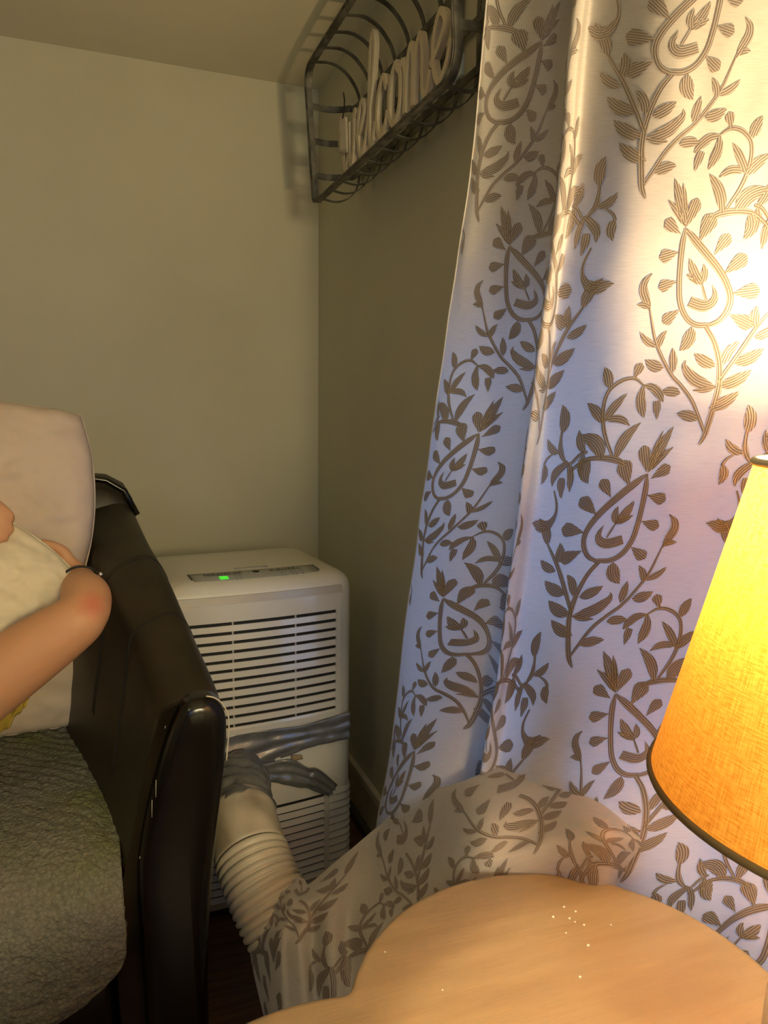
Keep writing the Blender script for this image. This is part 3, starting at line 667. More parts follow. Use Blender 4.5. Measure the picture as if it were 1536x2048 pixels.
# round port on the front behind the hose
# ------------------------------------------------------------------ duct tape on the unit
def acp(px, py, out):
    """point on the front face seen at that spot, lifted 'out' metres from it"""
    v = ray(px, py); c_, s_ = math.cos(YAW), math.sin(YAW)
    nrm = np.array([s_, -c_]); p0 = np.array([AC0.x, AC0.y]) + nrm * (0.012 + out)
    t = (nrm @ p0) / (nrm @ v[:2]); v = v * t
    return Vector((v[0], v[1], v[2] + H))
def strip(name, top, bot, m, out=0.006, nu=60, nv=14, wr=0.003, parent=None, ridges=5):
    V = []
    T_ = [acp(px, py, 0) for px, py in top]; B_ = [acp(px, py, 0) for px, py in bot]
    for j in range(nv):
        for i in range(nu):
            s = i / (nu - 1); t = j / (nv - 1); p = cat(T_, s).lerp(cat(B_, s), t)
            lift = out + wr * (math.sin(t * ridges * math.pi + 2.5 * s + 2 * noise.noise(Vector((s * 3, t * 2, 1)))) * 0.5 + 0.8 * noise.noise(Vector((s * 9, t * 5, out * 100))))
            V.append(p + Vector((math.sin(YAW), -math.cos(YAW), 0)) * max(lift, 0.0025))
    o = mk(name, V, grid_faces(nu, nv, True), m, parent); md = o.modifiers.new('t', 'SOLIDIFY'); md.thickness = 0.001
    return o
tp = strip('duct_tape_band', [(698, 1421), (655, 1434), (600, 1449), (540, 1456), (480, 1464), (415, 1480)], [(698, 1474), (655, 1484), (610, 1496), (560, 1516), (500, 1545), (415, 1570)], M_tape, 0.007, 80, 20, 0.0045)
tag(tp, 'wide grey tape and plastic band wrapped across the air conditioner front', 'tape')
tl = strip('plastic_tail', [(496, 1528), (540, 1520), (580, 1514), (612, 1530), (636, 1535), (672, 1566)], [(500, 1556), (540, 1561), (575, 1568), (612, 1574), (630, 1580), (655, 1589)], M_bag, 0.012, 60, 16, 0.006)
tag(tl, 'loose dark grey plastic tail hanging below the tape band', 'plastic')
cd = strip('cardboard_scrap', [(578, 1506), (600, 1505)], [(582, 1517), (602, 1513)], mat('tan_card', (0.30, 0.22, 0.12), 0.8)[0], 0.016, 6, 4, 0.0005)
tag(cd, 'tiny tan card scrap stuck under the tape band', 'scrap')
# ------------------------------------------------------------------ exhaust hose
hose = empty('exhaust_hose', at(478, 1560, 1.62), 'cream ribbed exhaust hose curving from the air conditioner under the curtain', 'hose')
HP = [acp(474, 1552, -0.03), at(476, 1585, 1.66), at(484, 1640, 1.55), at(503, 1710, 1.48), at(534, 1790, 1.43), at(580, 1875, 1.40), at(650, 1950, 1.36), at(760, 1960, 1.30), at(880, 1890, 1.26), at(970, 1800, 1.25)]
end = [Vector((0.625, 1.00, 0.56)), Vector((0.652, 0.92, 0.68)), Vector((0.665, 0.86, 0.80)), Vector((0.705, 0.85, 0.92))]
HPA = HP + end
def resample(pts, step):
    fine = [cat(pts, i / 1500) for i in range(1501)]; L_ = [0]
    for a, b_ in zip(fine, fine[1:]): L_.append(L_[-1] + (b_ - a).length)
    n_ = int(L_[-1] / step); out = []; j = 0
    for i in range(n_ + 1):
        s = i * step
        while j < 1499 and L_[j + 1] < s: j += 1
        out.append(fine[j].lerp(fine[j + 1], (s - L_[j]) / max(L_[j + 1] - L_[j], 1e-6)))
    return out, L_[-1]
path, LH = resample(HPA, 0.0018)
def s_at(px, py, d):
    q = at(px, py, d); return min(range(len(path)), key=lambda i: (path[i] - q).length) * 0.0018
s_neck, s_rib = s_at(484, 1645, 1.55), s_at(503, 1712, 1.48)       # wrap ends, ribs begin
RH = 0.071
ds = []; rad = []; pp_ = []
PITCH = 0.0135
for i, p in enumerate(path):
    s = i * 0.0018
    if s < s_rib: continue
    ph = ((s - s_rib) / PITCH) % 1.0
    r_ = RH - 0.0062 + 0.0086 * (max(math.sin(ph * math.pi), 0) ** 0.45) 
    # flattened towards the window adapter
    rad.append(r_ * (1 - 0.42 * sst(LH * 0.62, LH * 0.82, s))); pp_.append(p)
V, Fc = tube_data(pp_, rad, 40, True); hb = mk('ribbed_tube', V, Fc, M_hose, hose)
pp_ = [p for i, p in enumerate(path) if s_neck - 0.03 < i * 0.0018 < s_rib + 0.004][::4]
k_ = len(pp_); rad = [RH - 0.004 + 0.004 * sst(0.0, 0.5, i / k_) + (0.003 if 2 < i < 5 else 0) for i in range(k_)]
V, Fc = tube_data(pp_, rad, 48, False); sl = mk('collar_sleeve', V, Fc, M_sleeve, hose); sl['label'] = 'smooth collar with old glue marks'
md = sl.modifiers.new('t', 'SOLIDIFY'); md.thickness = 0.003
pp_ = [p for i, p in enumerate(path) if i * 0.0018 < s_neck + 0.006][::3]; k_ = len(pp_)
V, Fc = tube_data(pp_, [RH - 0.004 + 0.004 * math.sin(i * 0.9) * (i < k_ - 3) for i in range(k_)], 60, False)
nrm_c = {}
V2 = []
for i, v in enumerate(V):
    c = pp_[i // 60]; d = (v - c).normalized(); V2.append(v + d * (0.009 * noise.noise(v * 26) + 0.005 * noise.noise(v * 60)))
wr_ = mk('plastic_wrap', V2, Fc, M_bag, hose); wr_['label'] = 'crumpled grey plastic wrapped round the hose neck'
md = wr_.modifiers.new('t', 'SOLIDIFY'); md.thickness = 0.0015
# ------------------------------------------------------------------ curtain
def interp_list(x, xs, ys): return float(np.interp(x, xs, ys))
VR = [-940, -470, 0, 470, 940, 1410, 1800]
PYR = [-600, -60, 455, 945, 1385, 1790, 2110]
PYL = [-350, 80, 490, 865, 1195, 1500, 1760]
def pyr(v): return float(np.interp(v, VR, PYR))
def pyl(v): return float(np.interp(v, VR, PYL))
U0 = -750
# feature: (u, side weight 0=left rows 1=right rows, px knots over py, X knots over py)
K = [-600, 0, 400, 800, 1100, 1350, 1500, 1700, 2100]
FEAT = [
 (-925, 0, [1015, 975, 932, 874, 830, 801, 782, 748, 735], [.586, .585, .584, .582, .570, .56, .55, .535, .53]),
 (-860, 0, [1035, 993, 955, 897, 846, 812, 793, 762, 750], [.593, .592, .590, .583, .562, .545, .53, .505, .50]),
 (-750, 0, [1180, 1095, 1032, 975, 905, 860, 832, 800, 790], [.628, .624, .618, .602, .570, .54, .52, .495, .49]),
 (-640, 0, [1230, 1155, 1112, 1060, 1010, 965, 930, 890, 850], [.672, .668, .660, .645, .615, .58, .56, .54, .53]),
 (-520, 0.5, [1290, 1220, 1170, 1120, 1080, 1045, 1020, 985, 960], [.705, .705, .700, .695, .69, .68, .665, .65, .64]),
 (-400, 1, [1245, 1163, 1125, 1078, 1042, 1010, 985, 965, 940], [.625, .620, .615, .608, .602, .595, .585, .57, .57]),
 (-355, 1, [1225, 1146, 1112, 1064, 1026, 992, 968, 948, 915], [.582, .580, .577, .574, .570, .568, .56, .55, .55]),
 (-300, 1, [1240, 1166, 1130, 1078, 1040, 1004, 980, 962, 930], [.585, .583, .581, .578, .575, .572, .565, .555, .56]),
 (-235, 1, [1270, 1192, 1152, 1098, 1066, 1030, 1010, 1000, 980], [.606, .604, .600, .596, .594, .592, .59, .585, .60]),
 (-120, 1, [1410, 1320, 1262, 1205, 1160, 1120, 1105, 1090, 1060], [.588, .587, .586, .586, .588, .592, .60, .615, .64]),
 (0, 1, [1531, 1441, 1381, 1321, 1276, 1238, 1216, 1186, 1126], [.612, .611, .610, .610, .612, .616, .625, .645, .68]),
 (170, 1, [1700, 1610, 1550, 1490, 1445, 1408, 1385, 1355, 1300], [.658, .656, .654, .654, .658, .664, .672, .685, .69]),
 (340, 1, [1880, 1790, 1725, 1665, 1618, 1580, 1555, 1525, 1470], [.692, .690, .690, .690, .69, .692, .692, .695, .695]),
]
def feat_pt(f, v):
    u, wgt, pxs, Xs = f; a = pyl(v); b_ = pyr(v); py = a + (b_ - a) * wgt
    px = cspl(K, pxs, py); X = cspl(K, Xs, py)
    return hx(px, py, X)
def cspl(xs, ys, x):
    n_ = len(xs)
    if x <= xs[0]: return ys[0] + (ys[1] - ys[0]) / (xs[1] - xs[0]) * (x - xs[0])
    if x >= xs[-1]: return ys[-1] + (ys[-1] - ys[-2]) / (xs[-1] - xs[-2]) * (x - xs[-1])
    i = max(j for j in range(n_ - 1) if xs[j] <= x)
    def sl(j):
        if j == 0: return (ys[1] - ys[0]) / (xs[1] - xs[0])
        if j == n_ - 1: return (ys[-1] - ys[-2]) / (xs[-1] - xs[-2])
        return (ys[j + 1] - ys[j - 1]) / (xs[j + 1] - xs[j - 1])
    h_ = xs[i + 1] - xs[i]; t = (x - xs[i]) / h_; m0, m1 = sl(i) * h_, sl(i + 1) * h_
    return (2*t**3 - 3*t*t + 1) * ys[i] + (t**3 - 2*t*t + t) * m0 + (3*t*t - 2*t**3) * ys[i+1] + (t**3 - t*t) * m1
UMIN, UMAX, VMIN, VMAX = -925, 900, -1300, 1790
US = [f[0] for f in FEAT] + [520, 700, 900]
NU, NV = 430, 500
us = np.linspace(UMIN, UMAX, NU); vs_ = np.linspace(VMIN, VMAX, NV)
# hidden bump of the hose elbow under the cloth
def bump(u, v):
    d_u = (u + 110) / 235.0; cv = 1330 - 0.10 * (u + 110); d_v = (v - cv) / 150.0
    r2 = abs(d_u) ** 3 + abs(d_v) ** 2.4
    return math.exp(-r2 * 1.1)
def curt_row(v):
    P = [feat_pt(f, v) for f in FEAT]
    l = P[-1]
    P += [Vector((0.702, l.y - 0.13, l.z)), Vector((0.690, l.y - 0.24, l.z)), Vector((0.70, l.y - 0.35, l.z))]
    xs = US
    X = [p.x for p in P]; Y = [p.y for p in P]; Z = [p.z for p in P]
    out = []
    for u in us: out.append(Vector((cspl(xs, X, u), cspl(xs, Y, u), cspl(xs, Z, u))))
    return out
G = np.zeros((NV, NU, 3))
for j, v in enumerate(vs_):
    row = curt_row(v)
    for i, p in enumerate(row):
        u = us[i]
        k = bump(u, v)
        q = Vector((u * 0.006, v * 0.0028, 0)); wv_ = noise.noise(q) * 0.006 + noise.noise(q * 2.3 + Vector((9, 0, 0))) * 0.0025
        d = k * 0.11
        p = p + Vector((-0.75, -0.35, 0.12)) * d + Vector((-1, -0.2, 0)) * wv_
        # keep clear of the wall
        G[j, i] = (min(p.x, WX - 0.008), p.y, min(p.z, 2.15 + (VMIN - v) * 1e-5))
def surf_eval(G, u, v, u0, u1, v0, v1):
    n_v, n_u = G.shape[:2]
    a = (u - u0) / (u1 - u0) * (n_u - 1); b_ = (v - v0) / (v1 - v0) * (n_v - 1)
    a = np.clip(a, 0, n_u - 1.001); b_ = np.clip(b_, 0, n_v - 1.001); i = a.astype(int); j = b_.astype(int); fa = (a - i)[:, None]; fb = (b_ - j)[:, None]
    P = G[j, i] * (1 - fa) * (1 - fb) + G[j, i + 1] * fa * (1 - fb) + G[j + 1, i] * (1 - fa) * fb + G[j + 1, i + 1] * fa * fb
    return P
def surf_normals(G):
    du = np.gradient(G, axis=1); dv = np.gradient(G, axis=0); n_ = np.cross(du, dv); n_ /= np.linalg.norm(n_, axis=2, keepdims=True) + 1e-12
    return n_
# ---- the motif, in fabric units (1 unit = about 0.6 mm). Each shape is a ribbon: [(x, y, width), ...]
def leaf(b0, t0, w_, bend=0.12, drop=False):
    (x0, y0), (x1, y1) = b0, t0; dx, dy = x1 - x0, y1 - y0; L_ = math.hypot(dx, dy); nx_, ny_ = -dy / L_, dx / L_; out = []
    K_ = 9
    for k in range(K_ + 1):
        t = k / K_; b_ = bend * math.sin(math.pi * t) * L_
        if drop: wd = math.sin(math.pi * min(t, 1) ** 1.0 * 0.5) ** 1.1 * (1 if t < 0.62 else math.sqrt(max(1 - ((t - 0.62) / 0.385) ** 2, 0.0)))
        else: wd = math.sin(math.pi * t ** 0.85) ** 0.8 if 0 < t < 1 else 0.0
        out.append((x0 + dx * t + nx_ * b_, y0 + dy * t + ny_ * b_, max(w_ * wd, 1.5)))
    return out
Z7 = []
def rib(*p): return list(p)
Z7 += [rib((470, 425, 22), (445, 540, 46), (428, 700, 42), (422, 850, 42), (432, 980, 42), (480, 1085, 42), (560, 1138, 42), (660, 1140, 36)),
       rib((470, 425, 14), (540, 500, 60), (640, 610, 62), (740, 730, 56), (808, 850, 50), (828, 950, 48), (800, 1040, 44), (740, 1110, 40), (660, 1145, 34)),
       rib((640, 1150, 34), (700, 1250, 40), (738, 1380, 44), (750, 1500, 46), (742, 1620, 46), (710, 1750, 46), (670, 1880, 46), (640, 1960, 40), (596, 2025, 14)),
       rib((185, 1020, 14), (200, 1100, 18), (232, 1250, 24), (290, 1380, 27), (370, 1510, 28), (450, 1590, 30), (540, 1700, 30), (600, 1830, 28), (640, 1930, 22)),
       rib((197, 757, 8), (145, 810, 48), (130, 880, 66), (158, 960, 60), (186, 1035, 10)),
       leaf((188, 1015), (85, 990), 52), leaf((245, 1300), (110, 1190), 55, -.1), leaf((255, 1320), (325, 1180), 58, -.1), leaf((302, 1455), (152, 1395), 88, -.1),
       leaf((385, 1490), (376, 1308), 66, 0), leaf((445, 1645), (285, 1632), 80, 0.05), leaf((592, 1840), (418, 1793), 84, .05),
       leaf((525, 1152), (432, 1330), 108, -.12), leaf((715, 1445), (550, 1350), 88, -.05), leaf((772, 1435), (886, 1258), 78, -.1),
       rib((722, 1600, 12), (640, 1578, 74), (560, 1545, 92), (500, 1490, 70), (470, 1440, 38), (482, 1400, 5)), leaf((722, 1600), (545, 1622), 46, -.05)]
for b0, t0, w_ in (((478, 412), (572, 215), 118), ((582, 525), (700, 325), 150), ((702, 620), (825, 470), 112), ((776, 765), (955, 625), 132), ((840, 910), (1045, 880), 140), ((812, 1060), (985, 1145), 130),
                   ((430, 465), (300, 365), 112), ((415, 600), (255, 640), 122), ((402, 815), (252, 862), 112), ((425, 1025), (290, 1122), 112)):
    Z7.append(leaf(b0, t0, w_, 0.0, True))
Z7 += [leaf((468, 415), (372, 72), 92, .03), leaf((462, 405), (322, 225), 58, .06), leaf((462, 400), (448, 105), 56, .02),
       leaf((602, 842), (503, 645), 78, -.05), leaf((604, 835), (620, 690), 62, .1), leaf((598, 835), (478, 768), 62, .05), rib((602, 830, 14), (622, 890, 20), (642, 950, 18)),
       rib((505, 965, 78), (560, 985, 84), (630, 1000, 84), (690, 975, 70), (715, 920, 44), (692, 845, 5))]
def conv(shape, s, x0, y0, mirror=False):
    out = []
    for (x, y, w_) in shape:
        u = (x - x0) / s + 0.15 * (y - y0) / s; v = (y - y0) / s
        out.append(((-u if mirror else u), v, w_ / s))
    return out
UNIT = [conv(sh, 3.864, 470, 415) for sh in Z7]
ZB = [rib((395, 1010, 22), (368, 930, 26), (332, 830, 28), (290, 720, 26), (226, 600, 14)), leaf((226, 605), (162, 438), 66, .1), leaf((290, 712), (312, 588), 62, .08), leaf((282, 762), (178, 690), 54, -.1),
      leaf((348, 900), (212, 818), 72, -.1), leaf((382, 1025), (243, 938), 74, -.1), leaf((402, 1148), (268, 1055), 70, -.1)]
UNIT += [conv(sh, 2.845, 848, 160, True) for sh in ZB]
Z6 = [rib((1105, 1505, 30), (1190, 1472, 46), (1290, 1460, 40), (1390, 1468, 32), (1450, 1505, 26), (1500, 1555, 22)),
      rib((1225, 1445, 20), (1300, 1340, 28), (1350, 1240, 30), (1382, 1120, 28), (1375, 1020, 28), (1310, 955, 28), (1230, 940, 24), (1150, 985, 12)),
      leaf((1195, 1470), (1098, 1228), 78, .12), leaf((1290, 1465), (1495, 1315), 105, -.15), leaf((1375, 1465), (1335, 1635), 88, -.2),
      leaf((1352, 1230), (1250, 1035), 60, .05), leaf((1345, 1212), (1168, 1250), 56, .15), leaf((1350, 1235), (1500, 1100), 74, -.05), leaf((1380, 1005), (1455, 865), 76, -.05), leaf((1235, 945), (1212, 838), 78, 0, True),
      rib((1155, 985, 14), (1085, 998, 56), (1020, 1045, 58), (980, 1092, 12)), rib((1155, 985, 18), (1152, 1060, 62), (1122, 1135, 66), (1085, 1198, 5)), rib((1030, 1085, 50), (1010, 1140, 56), (988, 1208, 5))]
TAIL = [rib((75, 1420, 20), (125, 1440, 26), (168, 1495, 22)), rib((190, 1488, 30), (152, 1580, 52), (140, 1640, 44), (126, 1698, 6)), rib((195, 1488, 34), (262, 1550, 66), (280, 1600, 50), (276, 1658, 6)),
        rib((212, 1595, 44), (205, 1650, 66), (178, 1745, 10)), rib((210, 1497, 16), (268, 1425, 42), (290, 1345, 26), (296, 1285, 20)), leaf((292, 1300), (342, 1112), 84, -.1), leaf((280, 1430), (412, 1335), 60, .12),
        rib((325, 1430, 10), (378, 1468, 20), (396, 1510, 22)), leaf((396, 1500), (384, 1645), 64, .15), rib((250, 1688, 14), (200, 1790, 22), (192, 1870, 30), (228, 1935, 70), (285, 1950, 92), (340, 1930, 60), (390, 1922, 5)),
        leaf((92, 1432), (172, 1275), 60, .08), leaf((92, 1432), (78, 1588), 50, -.1)]
UNIT += [conv(sh, 3.413, 932, 1555) for sh in Z6]
UNIT += [conv([(x + 1330, y, w_) for x, y, w_ in sh], 3.413, 932, 1555) for sh in TAIL]
PU, PV = 375.0, 940.0
def ribbon_pts(sh, step=7.0):
    """resample a ribbon smoothly; returns centre, normal, half width, arc length"""
    P = [Vector((x, y, w_)) for x, y, w_ in sh]; n_ = max(int(sum(math.hypot(b_.x - a.x, b_.y - a.y) for a, b_ in zip(P, P[1:])) / step), 6)
    return [cat(P, i / n_) for i in range(n_ + 1)]
RS = [ribbon_pts(sh) for sh in UNIT]
def build_pattern(name, G, N3d, rng, cols, parent, lift=0.0011, uvmap=None):
    u0, u1, v0, v1 = rng; AU, AV, UVu, UVv, FF = [], [], [], [], []; cnt = 0
    for r_ in range(-3, 6):
        mir = (r_ % 2 == 1)
        for c in range(*cols):
            ou, ov = c * PU, r_ * PV / 2
            for k, R_ in enumerate(RS):
                pts = [Vector((-p.x if mir else p.x, p.y, p.z)) for p in R_]
                cu = sum(p.x for p in pts) / len(pts) + ou; cv = sum(p.y for p in pts) / len(pts) + ov
                if cu < u0 - 40 or cu > u1 + 40 or cv < v0 - 60 or cv > v1 + 60: continue
                W = max(p.z for p in pts); nc = 2 if W < 14 else 4; lines = max(2, round(W / 4.6))
                s = 0; base = cnt; ok = True; A, B, C_, D = [], [], [], []
                for i, p in enumerate(pts):
                    a = pts[max(i - 1, 0)]; b_ = pts[min(i + 1, len(pts) - 1)]; tx, ty = b_.x - a.x, b_.y - a.y; l_ = math.hypot(tx, ty) or 1
                    nx_, ny_ = -ty / l_, tx / l_
                    if i: s += math.hypot(p.x - pts[i - 1].x, p.y - pts[i - 1].y)
                    hw = max(p.z, 1.0) / 2
                    for q in range(nc + 1):
                        f = q / nc * 2 - 1
                        A.append(p.x + nx_ * f * hw + ou); B.append(p.y + ny_ * f * hw + ov)
                        C_.append(f * hw / 4.6 + 50.5 + 0.25 * k); D.append(s * 0.9 / 1.4)
                if min(A) < u0 + 2 or max(A) > u1 - 2 or min(B) < v0 + 2 or max(B) > v1 - 2: continue
                AU += A; AV += B; UVu += C_; UVv += D
                for i in range(len(pts) - 1):
                    for q in range(nc):
                        a = base + i * (nc + 1) + q; FF.append((a, a + 1, a + nc + 2, a + nc + 1) if not mir else (a, a + nc + 1, a + nc + 2, a + 1))
                cnt += len(A)
    AU = np.array(AU); AV = np.array(AV)
    P = surf_eval(G, AU, AV, *rng); Nn = surf_eval(N3d, AU, AV, *rng)
    P = P + Nn * (lift + 0.0002 * (np.arange(len(AU)) % 3)[:, None] * 0)
    o = mk(name, P.tolist(), FF, M_stitch, parent, uvs=np.c_[UVu, UVv])
    o['kind'] = 'stuff'; o['label'] = 'woven taupe paisley and leaf vines'
    return o
curtain = empty('curtain', (0.66, 0.9, 0.0), 'cream curtain with woven taupe paisley vines hanging beside the lamp', 'curtain')
def cloth(name, G, rng, cols, flip=False):
    nv_, nu_ = G.shape[:2]; V = G.reshape(-1, 3)
    uu, vv = np.meshgrid(np.linspace(rng[0], rng[1], nu_), np.linspace(rng[2], rng[3], nv_))
    o = mk(name, V.tolist(), grid_faces(nu_, nv_), M_cloth, curtain, uvs=np.c_[uu.ravel(), vv.ravel()])
    Nn = surf_normals(G)
    # make the normals face the room
    c = np.array([0, 0, H]) - G; sgn_ = np.sign((Nn * c).sum()); Nn = Nn * sgn_
    build_pattern('woven_pattern', G, Nn, rng, cols, o)
    return o
panel = cloth('panel', G, (UMIN, UMAX, VMIN, VMAX), (-4, 4))
hem = [Vector(G[j, 0]) for j in range(0, NV, 4)]; mk('side_hem', *tube_data(hem, 0.0016, 6), M_cloth, curtain)
# lower drape: the tail of the cloth lying over the hose
DR = [[(566, 1738, 1.50), (536, 1766, 1.455), (508, 1826, 1.42), (500, 1905, 1.375), (536, 2070, 1.33)],
      [(606, 1757, 1.40), (580, 1796, 1.335), (568, 1840, 1.305), (556, 1890, 1.275), (562, 2070, 1.22)],
      [(622, 1764, 1.39), (600, 1802, 1.315), (592, 1846, 1.285), (578, 1900, 1.255), (588, 2080, 1.20)],
      [(690, 1708, 1.42), (672, 1778, 1.31), (655, 1850, 1.24), (640, 1930, 1.20), (640, 2080, 1.17)],
      [(748, 1660, 1.46), (750, 1750, 1.33), (744, 1830, 1.22), (732, 1900, 1.17), (722, 2080, 1.12)],
      [(832, 1590, 1.36), (842, 1690, 1.22), (852, 1770, 1.12), (862, 1850, 1.10), (872, 2010, 1.06)],
      [(935, 1560, 1.20), (950, 1640, 1.08), (957, 1720, 1.03), (962, 1790, 1.03), (970, 1960, 1.02)]]
DP = [[at(*q) for q in c] for c in DR]
DP += [[hx(*q) for q in c] for c in [
    [(1070, 1512, .640), (1074, 1580, .580), (1081, 1650, .548), (1086, 1725, .535), (1090, 1900, .59)],
    [(1178, 1545, .655), (1190, 1605, .605), (1200, 1660, .575), (1204, 1725, .582), (1200, 1900, .64)],
    [(1255, 1590, .680), (1272, 1640, .655), (1280, 1690, .638), (1262, 1735, .648), (1235, 1800, .675)],
    [(1262, 1600, .700), (1285, 1648, .685), (1294, 1693, .675), (1276, 1740, .680), (1245, 1800, .695)]]]
nu_, nv_ = 250, 130; GD = np.zeros((nv_, nu_, 3))
def arc_params(pts, n_):
    f_ = [cat(pts, i / 400) for i in range(401)]; L_ = [0.0]
    for a, b_ in zip(f_, f_[1:]): L_.append(L_[-1] + (b_ - a).length)
    return np.interp(np.linspace(0, L_[-1], n_), L_, np.linspace(0, 1, 401))
SPAR = arc_params([cat(c, 0.45) for c in DP], nu_)
for j in range(nv_):
    t = j / (nv_ - 1); row = [cat(c, t) for c in DP]
    for i in range(nu_):
        s = SPAR[i]; p = cat(row, s)
        # diagonal sagging folds
        f1 = math.exp(-((s - 0.26 - 0.07 * (t - 0.45)) / 0.025) ** 2) * sst(0.25, 0.6, t); f2 = math.exp(-((s - 0.35 - 0.08 * (t - 0.5)) / 0.028) ** 2) * sst(0.12, 0.6, t) 
        f3 = math.exp(-((s - 0.52 + 0.16 * (t - 0.3)) / 0.035) ** 2) * 0.6 * sst(0.9, 0.4, t)
        dv_ = ray(700, 1850); d = Vector(dv_).normalized()
        p = p + d * (0.035 * f1 + 0.032 * f2 + 0.018 * f3) + Vector((0, -1, 0)) * 0.004 * noise.noise(Vector((s * 9, t * 6, 4)))
        GD[j, i] = p
# fabric coordinates of the drape: the vine runs diagonally down the cloth
ul = sum(np.linalg.norm(GD[60, i + 1] - GD[60, i]) for i in range(nu_ - 1)) / 0.00074; vl = sum(np.linalg.norm(GD[j + 1, 150] - GD[j, 150]) for j in range(nv_ - 1)) / 0.00074
drape = cloth('lower_drape', GD, (60 - ul, 60, 1010 , 1010 + vl), (-4, 4))
# curtain rod out of frame above the window
rod = empty('curtain_rod', (0.655, 0.9, 2.14), 'dark metal curtain rod above the window', 'curtain rod')
mk('rod', *tube_data([Vector((0.655, -0.1, 2.14)), Vector((0.655, 1.19, 2.14))], 0.010, 16), M_rust, rod)
for y in (-0.1, 1.19): mk('finial', *ball(Vector((0.655, y, 2.14)), 0.022, n=14), M_rust, rod)
for y in (0.0, 1.16): mk('bracket', *tube_data([Vector((0.655, y, 2.14)), Vector((WX, y, 2.12))], 0.007, 8), M_rust, rod)
# ------------------------------------------------------------------ wall basket
RX = 0.600                                        # plane of the rim
bl, br_, tl_ = hx(631, 408, RX), hx(903, 160, RX), hx(612, 192, RX)
ZB0, ZB1 = (bl.z + br_.z) / 2, None
by1, by0 = bl.y - 0.005, br_.y - 0.03
bz0 = hx(760, 300, RX).z; bz0 = bl.z
ht = 0.345
basket = empty('wire_basket', (WX, (by0 + by1) / 2, bz0), 'distressed metal band basket hung high on the wall by the corner', 'basket')
def flatband(path, wdir, w_, th, name, m, parent):
    """flat strip along path: width along wdir (function or vector), thickness th"""
    V, Fc = [], []; n_ = len(path)
    for i, p in enumerate(path):
        t = (path[min(i + 1, n_ - 1)] - path[max(i - 1, 0)]).normalized(); wd = wdir(i) if callable(wdir) else wdir; wd = (wd - t * wd.dot(t)).normalized(); nn = t.cross(wd)
        for a, b_ in ((-1, -1), (1, -1), (1, 1), (-1, 1)): V.append(p + wd * a * w_ / 2 + nn * b_ * th / 2)
    for i in range(n_ - 1):
        for k in range(4): a = i * 4 + k; b_ = i * 4 + (k + 1) % 4; Fc.append((a, b_, b_ + 4, a + 4))
    Fc += [(3, 2, 1, 0), tuple((n_ - 1) * 4 + k for k in range(4))]
    o = mk(name, V, Fc, m, parent); o.data.set_sharp_from_angle(angle=0.7); return o
tilt = (tl_.x / tl_.y - bl.x / bl.y) * bl.y          # the top rail leans into the room
def RP(y, h_, x=None):
    xx = RX + tilt * (h_ / ht) * 0.9 if x is None else x
    return Vector((xx, y, bz0 + h_))
def rr_rect(y0, y1, h0, h1, r_, n_=7):
    out = []
    for (cy_, ch_, a0) in ((y0 + r_, h0 + r_, 180), (y1 - r_ * 0.35, h0 + r_ * 0.35, 270), (y1 - r_, h1 - r_, 0), (y0 + r_, h1 - r_, 90)):
        r2 = r_ * 0.35 if (cy_ == y1 - r_ * 0.35) else r_
        for k in range(n_): q = math.radians(a0 + 90 * k / (n_ - 1)); out.append((cy_ + r2 * math.cos(q), ch_ + r2 * math.sin(q)))
    out.append(out[0]); return out
loop = [RP(y, h_) for y, h_ in rr_rect(by0, by1, 0, ht, 0.05)]
o = flatband(loop, Vector((1, 0, 0)), 0.018, 0.003, 'rim_band', M_metal, basket)
mk('rim_bead', *tube_data([p - Vector((0.009, 0, 0)) for p in loop], 0.0030, 8, False), M_rust, basket)
XB = WX - 0.010
NB = 10
for k in range(NB):
    y = by1 - 0.055 - (by1 - by0 - 0.11) * k / (NB - 1)
    pts = [RP(y, 0.0), RP(y, -0.004, RX + 0.045), RP(y, 0.015, RX + 0.085), RP(y, 0.06, XB), RP(y, ht * 0.5, XB), RP(y, ht - 0.075, XB), RP(y, ht - 0.02, RX + 0.075), RP(y, ht + 0.004, RX + 0.03), RP(y, ht, None)]
    flatband([cat(pts, t / 40) for t in range(41)], Vector((0, 1, 0)), 0.015, 0.0022, 'cross_band', M_metal, basket)
for h_ in (0.075, 0.165, 0.255):
    pts = [RP(by1, h_), RP(by1 + 0.004, h_, RX + 0.04), RP(by1 - 0.02, h_, RX + 0.085), RP(by1 - 0.07, h_, XB - 0.003), RP((by0 + by1) / 2, h_, XB - 0.003), RP(by0 + 0.07, h_, XB - 0.003), RP(by0 + 0.02, h_, RX + 0.085), RP(by0 - 0.004, h_, RX + 0.04), RP(by0, h_)]
    flatband([cat(pts, t / 90) for t in range(91)], Vector((0, 0, 1)), 0.017, 0.0022, 'long_band', M_metal, basket)
